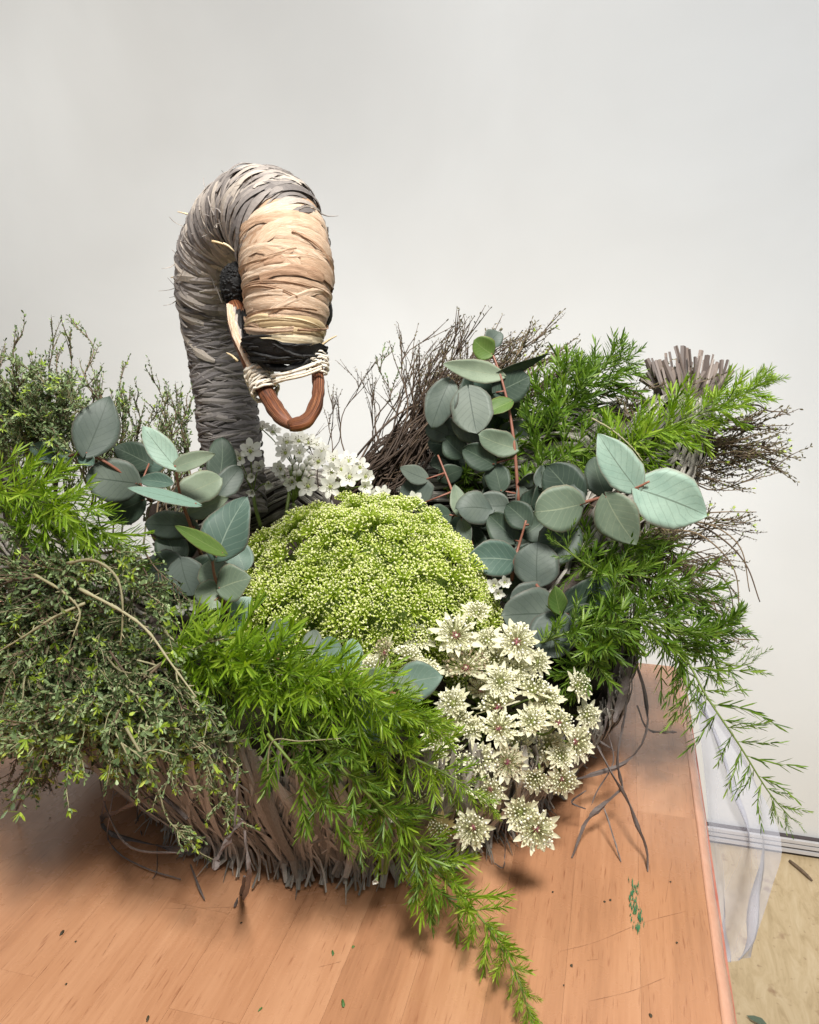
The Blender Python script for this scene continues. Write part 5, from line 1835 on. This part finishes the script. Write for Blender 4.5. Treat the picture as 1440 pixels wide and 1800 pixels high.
HEADS = {'pink': [floret_head(40 + i, ['floret', 'floret_stalk', 'heart_pink'], 1.35) for i in range(3)],
         'green': [floret_head(50 + i, ['floret', 'floret_stalk', 'heart_green'], 1.25) for i in range(3)],
         'dusk': [floret_head(60 + i, ['floret_dark', 'floret_stalk', 'heart_pink'], 1.4) for i in range(3)]}
ra = random.Random(88)
AST = [
    # px, py, depth, radius px, yaw (right +), tilt (up +), style, label
    (801, 1119, .625, 38, 5, 35, 'pink', 'cream astrantia with crimson centre at the top, on the lace dome'),
    (908, 1130, .62, 43, 5, 20, 'pink', 'largest cream astrantia with crimson heart, at the top right below round leaves'),
    (678, 1149, .62, 31, -45, 25, 'dusk', 'leftmost cream astrantia in the upper row, with dusky centre turned left'),
    (717, 1158, .612, 33, 20, 65, 'green', 'cream astrantia just right of the leftmost one, turned upward'),
    (819, 1178, .62, 43, 0, 75, 'dusk', 'dusky brown centred astrantia directly below the crimson centred top one'),
    (880, 1200, .605, 30, -10, 20, 'green', 'small cream astrantia between dusky and largest flowers'),
    (937, 1216, .61, 38, 5, 65, 'green', 'cream astrantia facing upward below the largest flower'),
    (1014, 1206, .64, 30, 40, 25, 'green', 'greenish astrantia at the right edge, topmost on that side'),
    (797, 1238, .59, 31, -10, 25, 'green', 'pale yellow astrantia beside the tip of the bright fern plume'),
    (876, 1245, .60, 38, 0, 70, 'pink', 'cream astrantia seen from its edge, with wide bracts, in the middle of the cluster'),
    (966, 1232, .61, 27, 10, 30, 'green', 'small lime hearted astrantia above the pale pink one at the right'),
    (1030, 1258, .645, 28, 45, 15, 'green', 'star shaped astrantia furthest right, above the loose strands'),
    (937, 1270, .595, 33, -5, 10, 'green', 'yellow green astrantia with spread petals in the middle right'),
    (981, 1272, .60, 35, 35, 35, 'pink', 'pale pink tinted astrantia turned to the right edge'),
    (876, 1283, .585, 40, 5, 40, 'pink', 'big cream astrantia with pinkish heart in the very middle of the cluster'),
    (832, 1282, .59, 25, -25, 20, 'green', 'small astrantia tucked left of the big middle one'),
    (777, 1290, .585, 32, -20, 15, 'dusk', 'dusky astrantia under the end of the bright fern plume'),
    (805, 1268, .595, 27, 0, 30, 'green', 'yellowish astrantia close above the dusky one by the fern tip'),
    (1010, 1305, .62, 34, 40, -5, 'pink', 'astrantia with crimson heart hanging at the right side'),
    (985, 1330, .605, 23, 0, 20, 'green', 'half open green astrantia under the right side flower'),
    (892, 1340, .58, 34, 5, -5, 'dusk', 'dusky centred astrantia below the big middle one'),
    (844, 1335, .578, 31, -5, 20, 'green', 'white petalled astrantia with green button, left of the lower dusky one'),
    (793, 1333, .582, 31, -15, 60, 'green', 'cream astrantia with upright petals beside the fern'),
    (943, 1365, .595, 29, 10, -25, 'green', 'nodding green astrantia on a branched stalk, lower right'),
    (988, 1370, .605, 29, 35, -20, 'pink', 'astrantia with crimson heart nodding at the lower right edge'),
    (862, 1388, .578, 28, 10, -15, 'pink', 'astrantia with dark pink heart just above the bare stalk'),
    (772, 1375, .58, 37, -10, 20, 'green', 'cream astrantia behind the fern at the lower left of the cluster'),
    (808, 1375, .58, 31, 0, 10, 'green', 'cream astrantia behind the pointed fern tip'),
    (915, 1427, .575, 31, -10, -20, 'green', 'nodding green astrantia in the lowest pair, upper one'),
    (943, 1457, .57, 36, 20, -25, 'pink', 'lowest cream astrantia of all, nodding over the bare wood'),
    (832, 1455, .575, 34, 10, -20, 'pink', 'crimson hearted astrantia hanging before the raffia, lower left'),
    (774, 1454, .565, 26, 0, -40, 'tan', 'dried tan astrantia hanging upside down by the fern'),
    (857, 1128, .635, 28, 10, 30, 'green', 'pale astrantia tucked between the two crimson hearted ones'),
    (908, 1180, .62, 24, 0, 15, 'green', 'little green astrantia directly under the largest one'),
    (944, 1164, .63, 27, 20, 10, 'green', 'small pale astrantia right under the largest flower, at its right'),
    (838, 1080, .645, 26, 0, 50, 'green', 'small faded astrantia above the top row, at the dome edge'),
    (845, 1215, .63, 30, 0, 40, 'dusk', 'shaded astrantia deep in the gap below the dusky top flower'),
    (655, 1180, .61, 28, -35, 20, 'green', 'cream astrantia at the far left of the cluster, above the teal eucalyptus leaf'),
    (735, 1122, .635, 28, -10, 40, 'green', 'pale astrantia on the dome between the leftmost and the crimson centred one'),
    (745, 1185, .61, 30, 0, 45, 'green', 'cream astrantia left of the dusky flower, above the teal leaf'),
    (766, 1335, .575, 32, -20, 30, 'green', 'cream astrantia half hidden by fern at the left of the cluster'),
    (742, 1395, .565, 28, -20, 10, 'green', 'lowest left cream astrantia seen through the fern'),
    (868, 1160, .63, 28, 0, 20, 'green', 'pale astrantia squeezed between the dusky and the largest flower'),
    (905, 1310, .61, 30, 0, 10, 'green', 'shaded astrantia deep between the middle and lower flowers'),
    (960, 1310, .62, 30, 0, 10, 'green', 'shaded astrantia behind the right side flowers'),
]
hub1, hub2 = P(870, 1260, .70), P(890, 1420, .63)
for i, (px_, py_, d, rp_, yw, tl, style, lab) in enumerate(AST):
    yw += ra.uniform(-22, 22)
    tl += ra.uniform(-16, 16)
    p = P(px_, py_, d)
    vdir = (CLOC - p).normalized()
    rightv = ZV.cross(vdir).normalized()
    upv = vdir.cross(rightv)
    n_ = (vdir * math.cos(R(tl)) * math.cos(R(yw)) + rightv * math.sin(R(yw)) + upv * math.sin(R(tl))).normalized()
    s = px2m(rp_, d) * 1.24 * ra.uniform(.92, 1.1)
    root = thing('astrantia_flower', lab, 'astrantia flower', p, 'astrantia flowers at the front right')
    base = frame(n_)
    hd = 'green' if style == 'tan' else style
    obj('floret_head', ra.choice(HEADS[hd]), root, base @ Matrix.Scale(s * 1.12, 4))
    nb = ra.choice((13, 14, 15, 16, 17))
    me = BR['bract_tan' if style == 'tan' else 'bract']
    droop = ra.uniform(-.05, .45) if tl >= 0 else ra.uniform(.1, .55)
    if style in ('green',):
        droop += .1
    if style == 'tan':
        droop = -.4
    for q in range(nb):
        a = q * 2 * math.pi / nb + ra.uniform(-.1, .1)
        m4 = base @ Matrix.Rotation(a, 4, 'Z') @ Matrix.Rotation(-droop * .5 + ra.uniform(-.24, .24), 4, 'Y') @ Matrix.Rotation(ra.uniform(-.3, .3), 4, 'X') @ Matrix.Diagonal((s * ra.uniform(.76, 1.02), s * ra.uniform(.8, 1.2), s, 1))
        obj('bract', me, root, m4)
    hub = hub2 if py_ > 1400 else hub1
    b = MB()
    mid = p.lerp(hub, .5) - n_ * .012 + ZV * .004
    b.tube([v - p for v in spline([p + n_ * .001, p - n_ * s * .9, mid, hub], 10)], .0010, 5, .5)
    obj('stem', b.mesh('stem', 'garlic_stem'), root)
print('objects', len(bpy.data.objects))
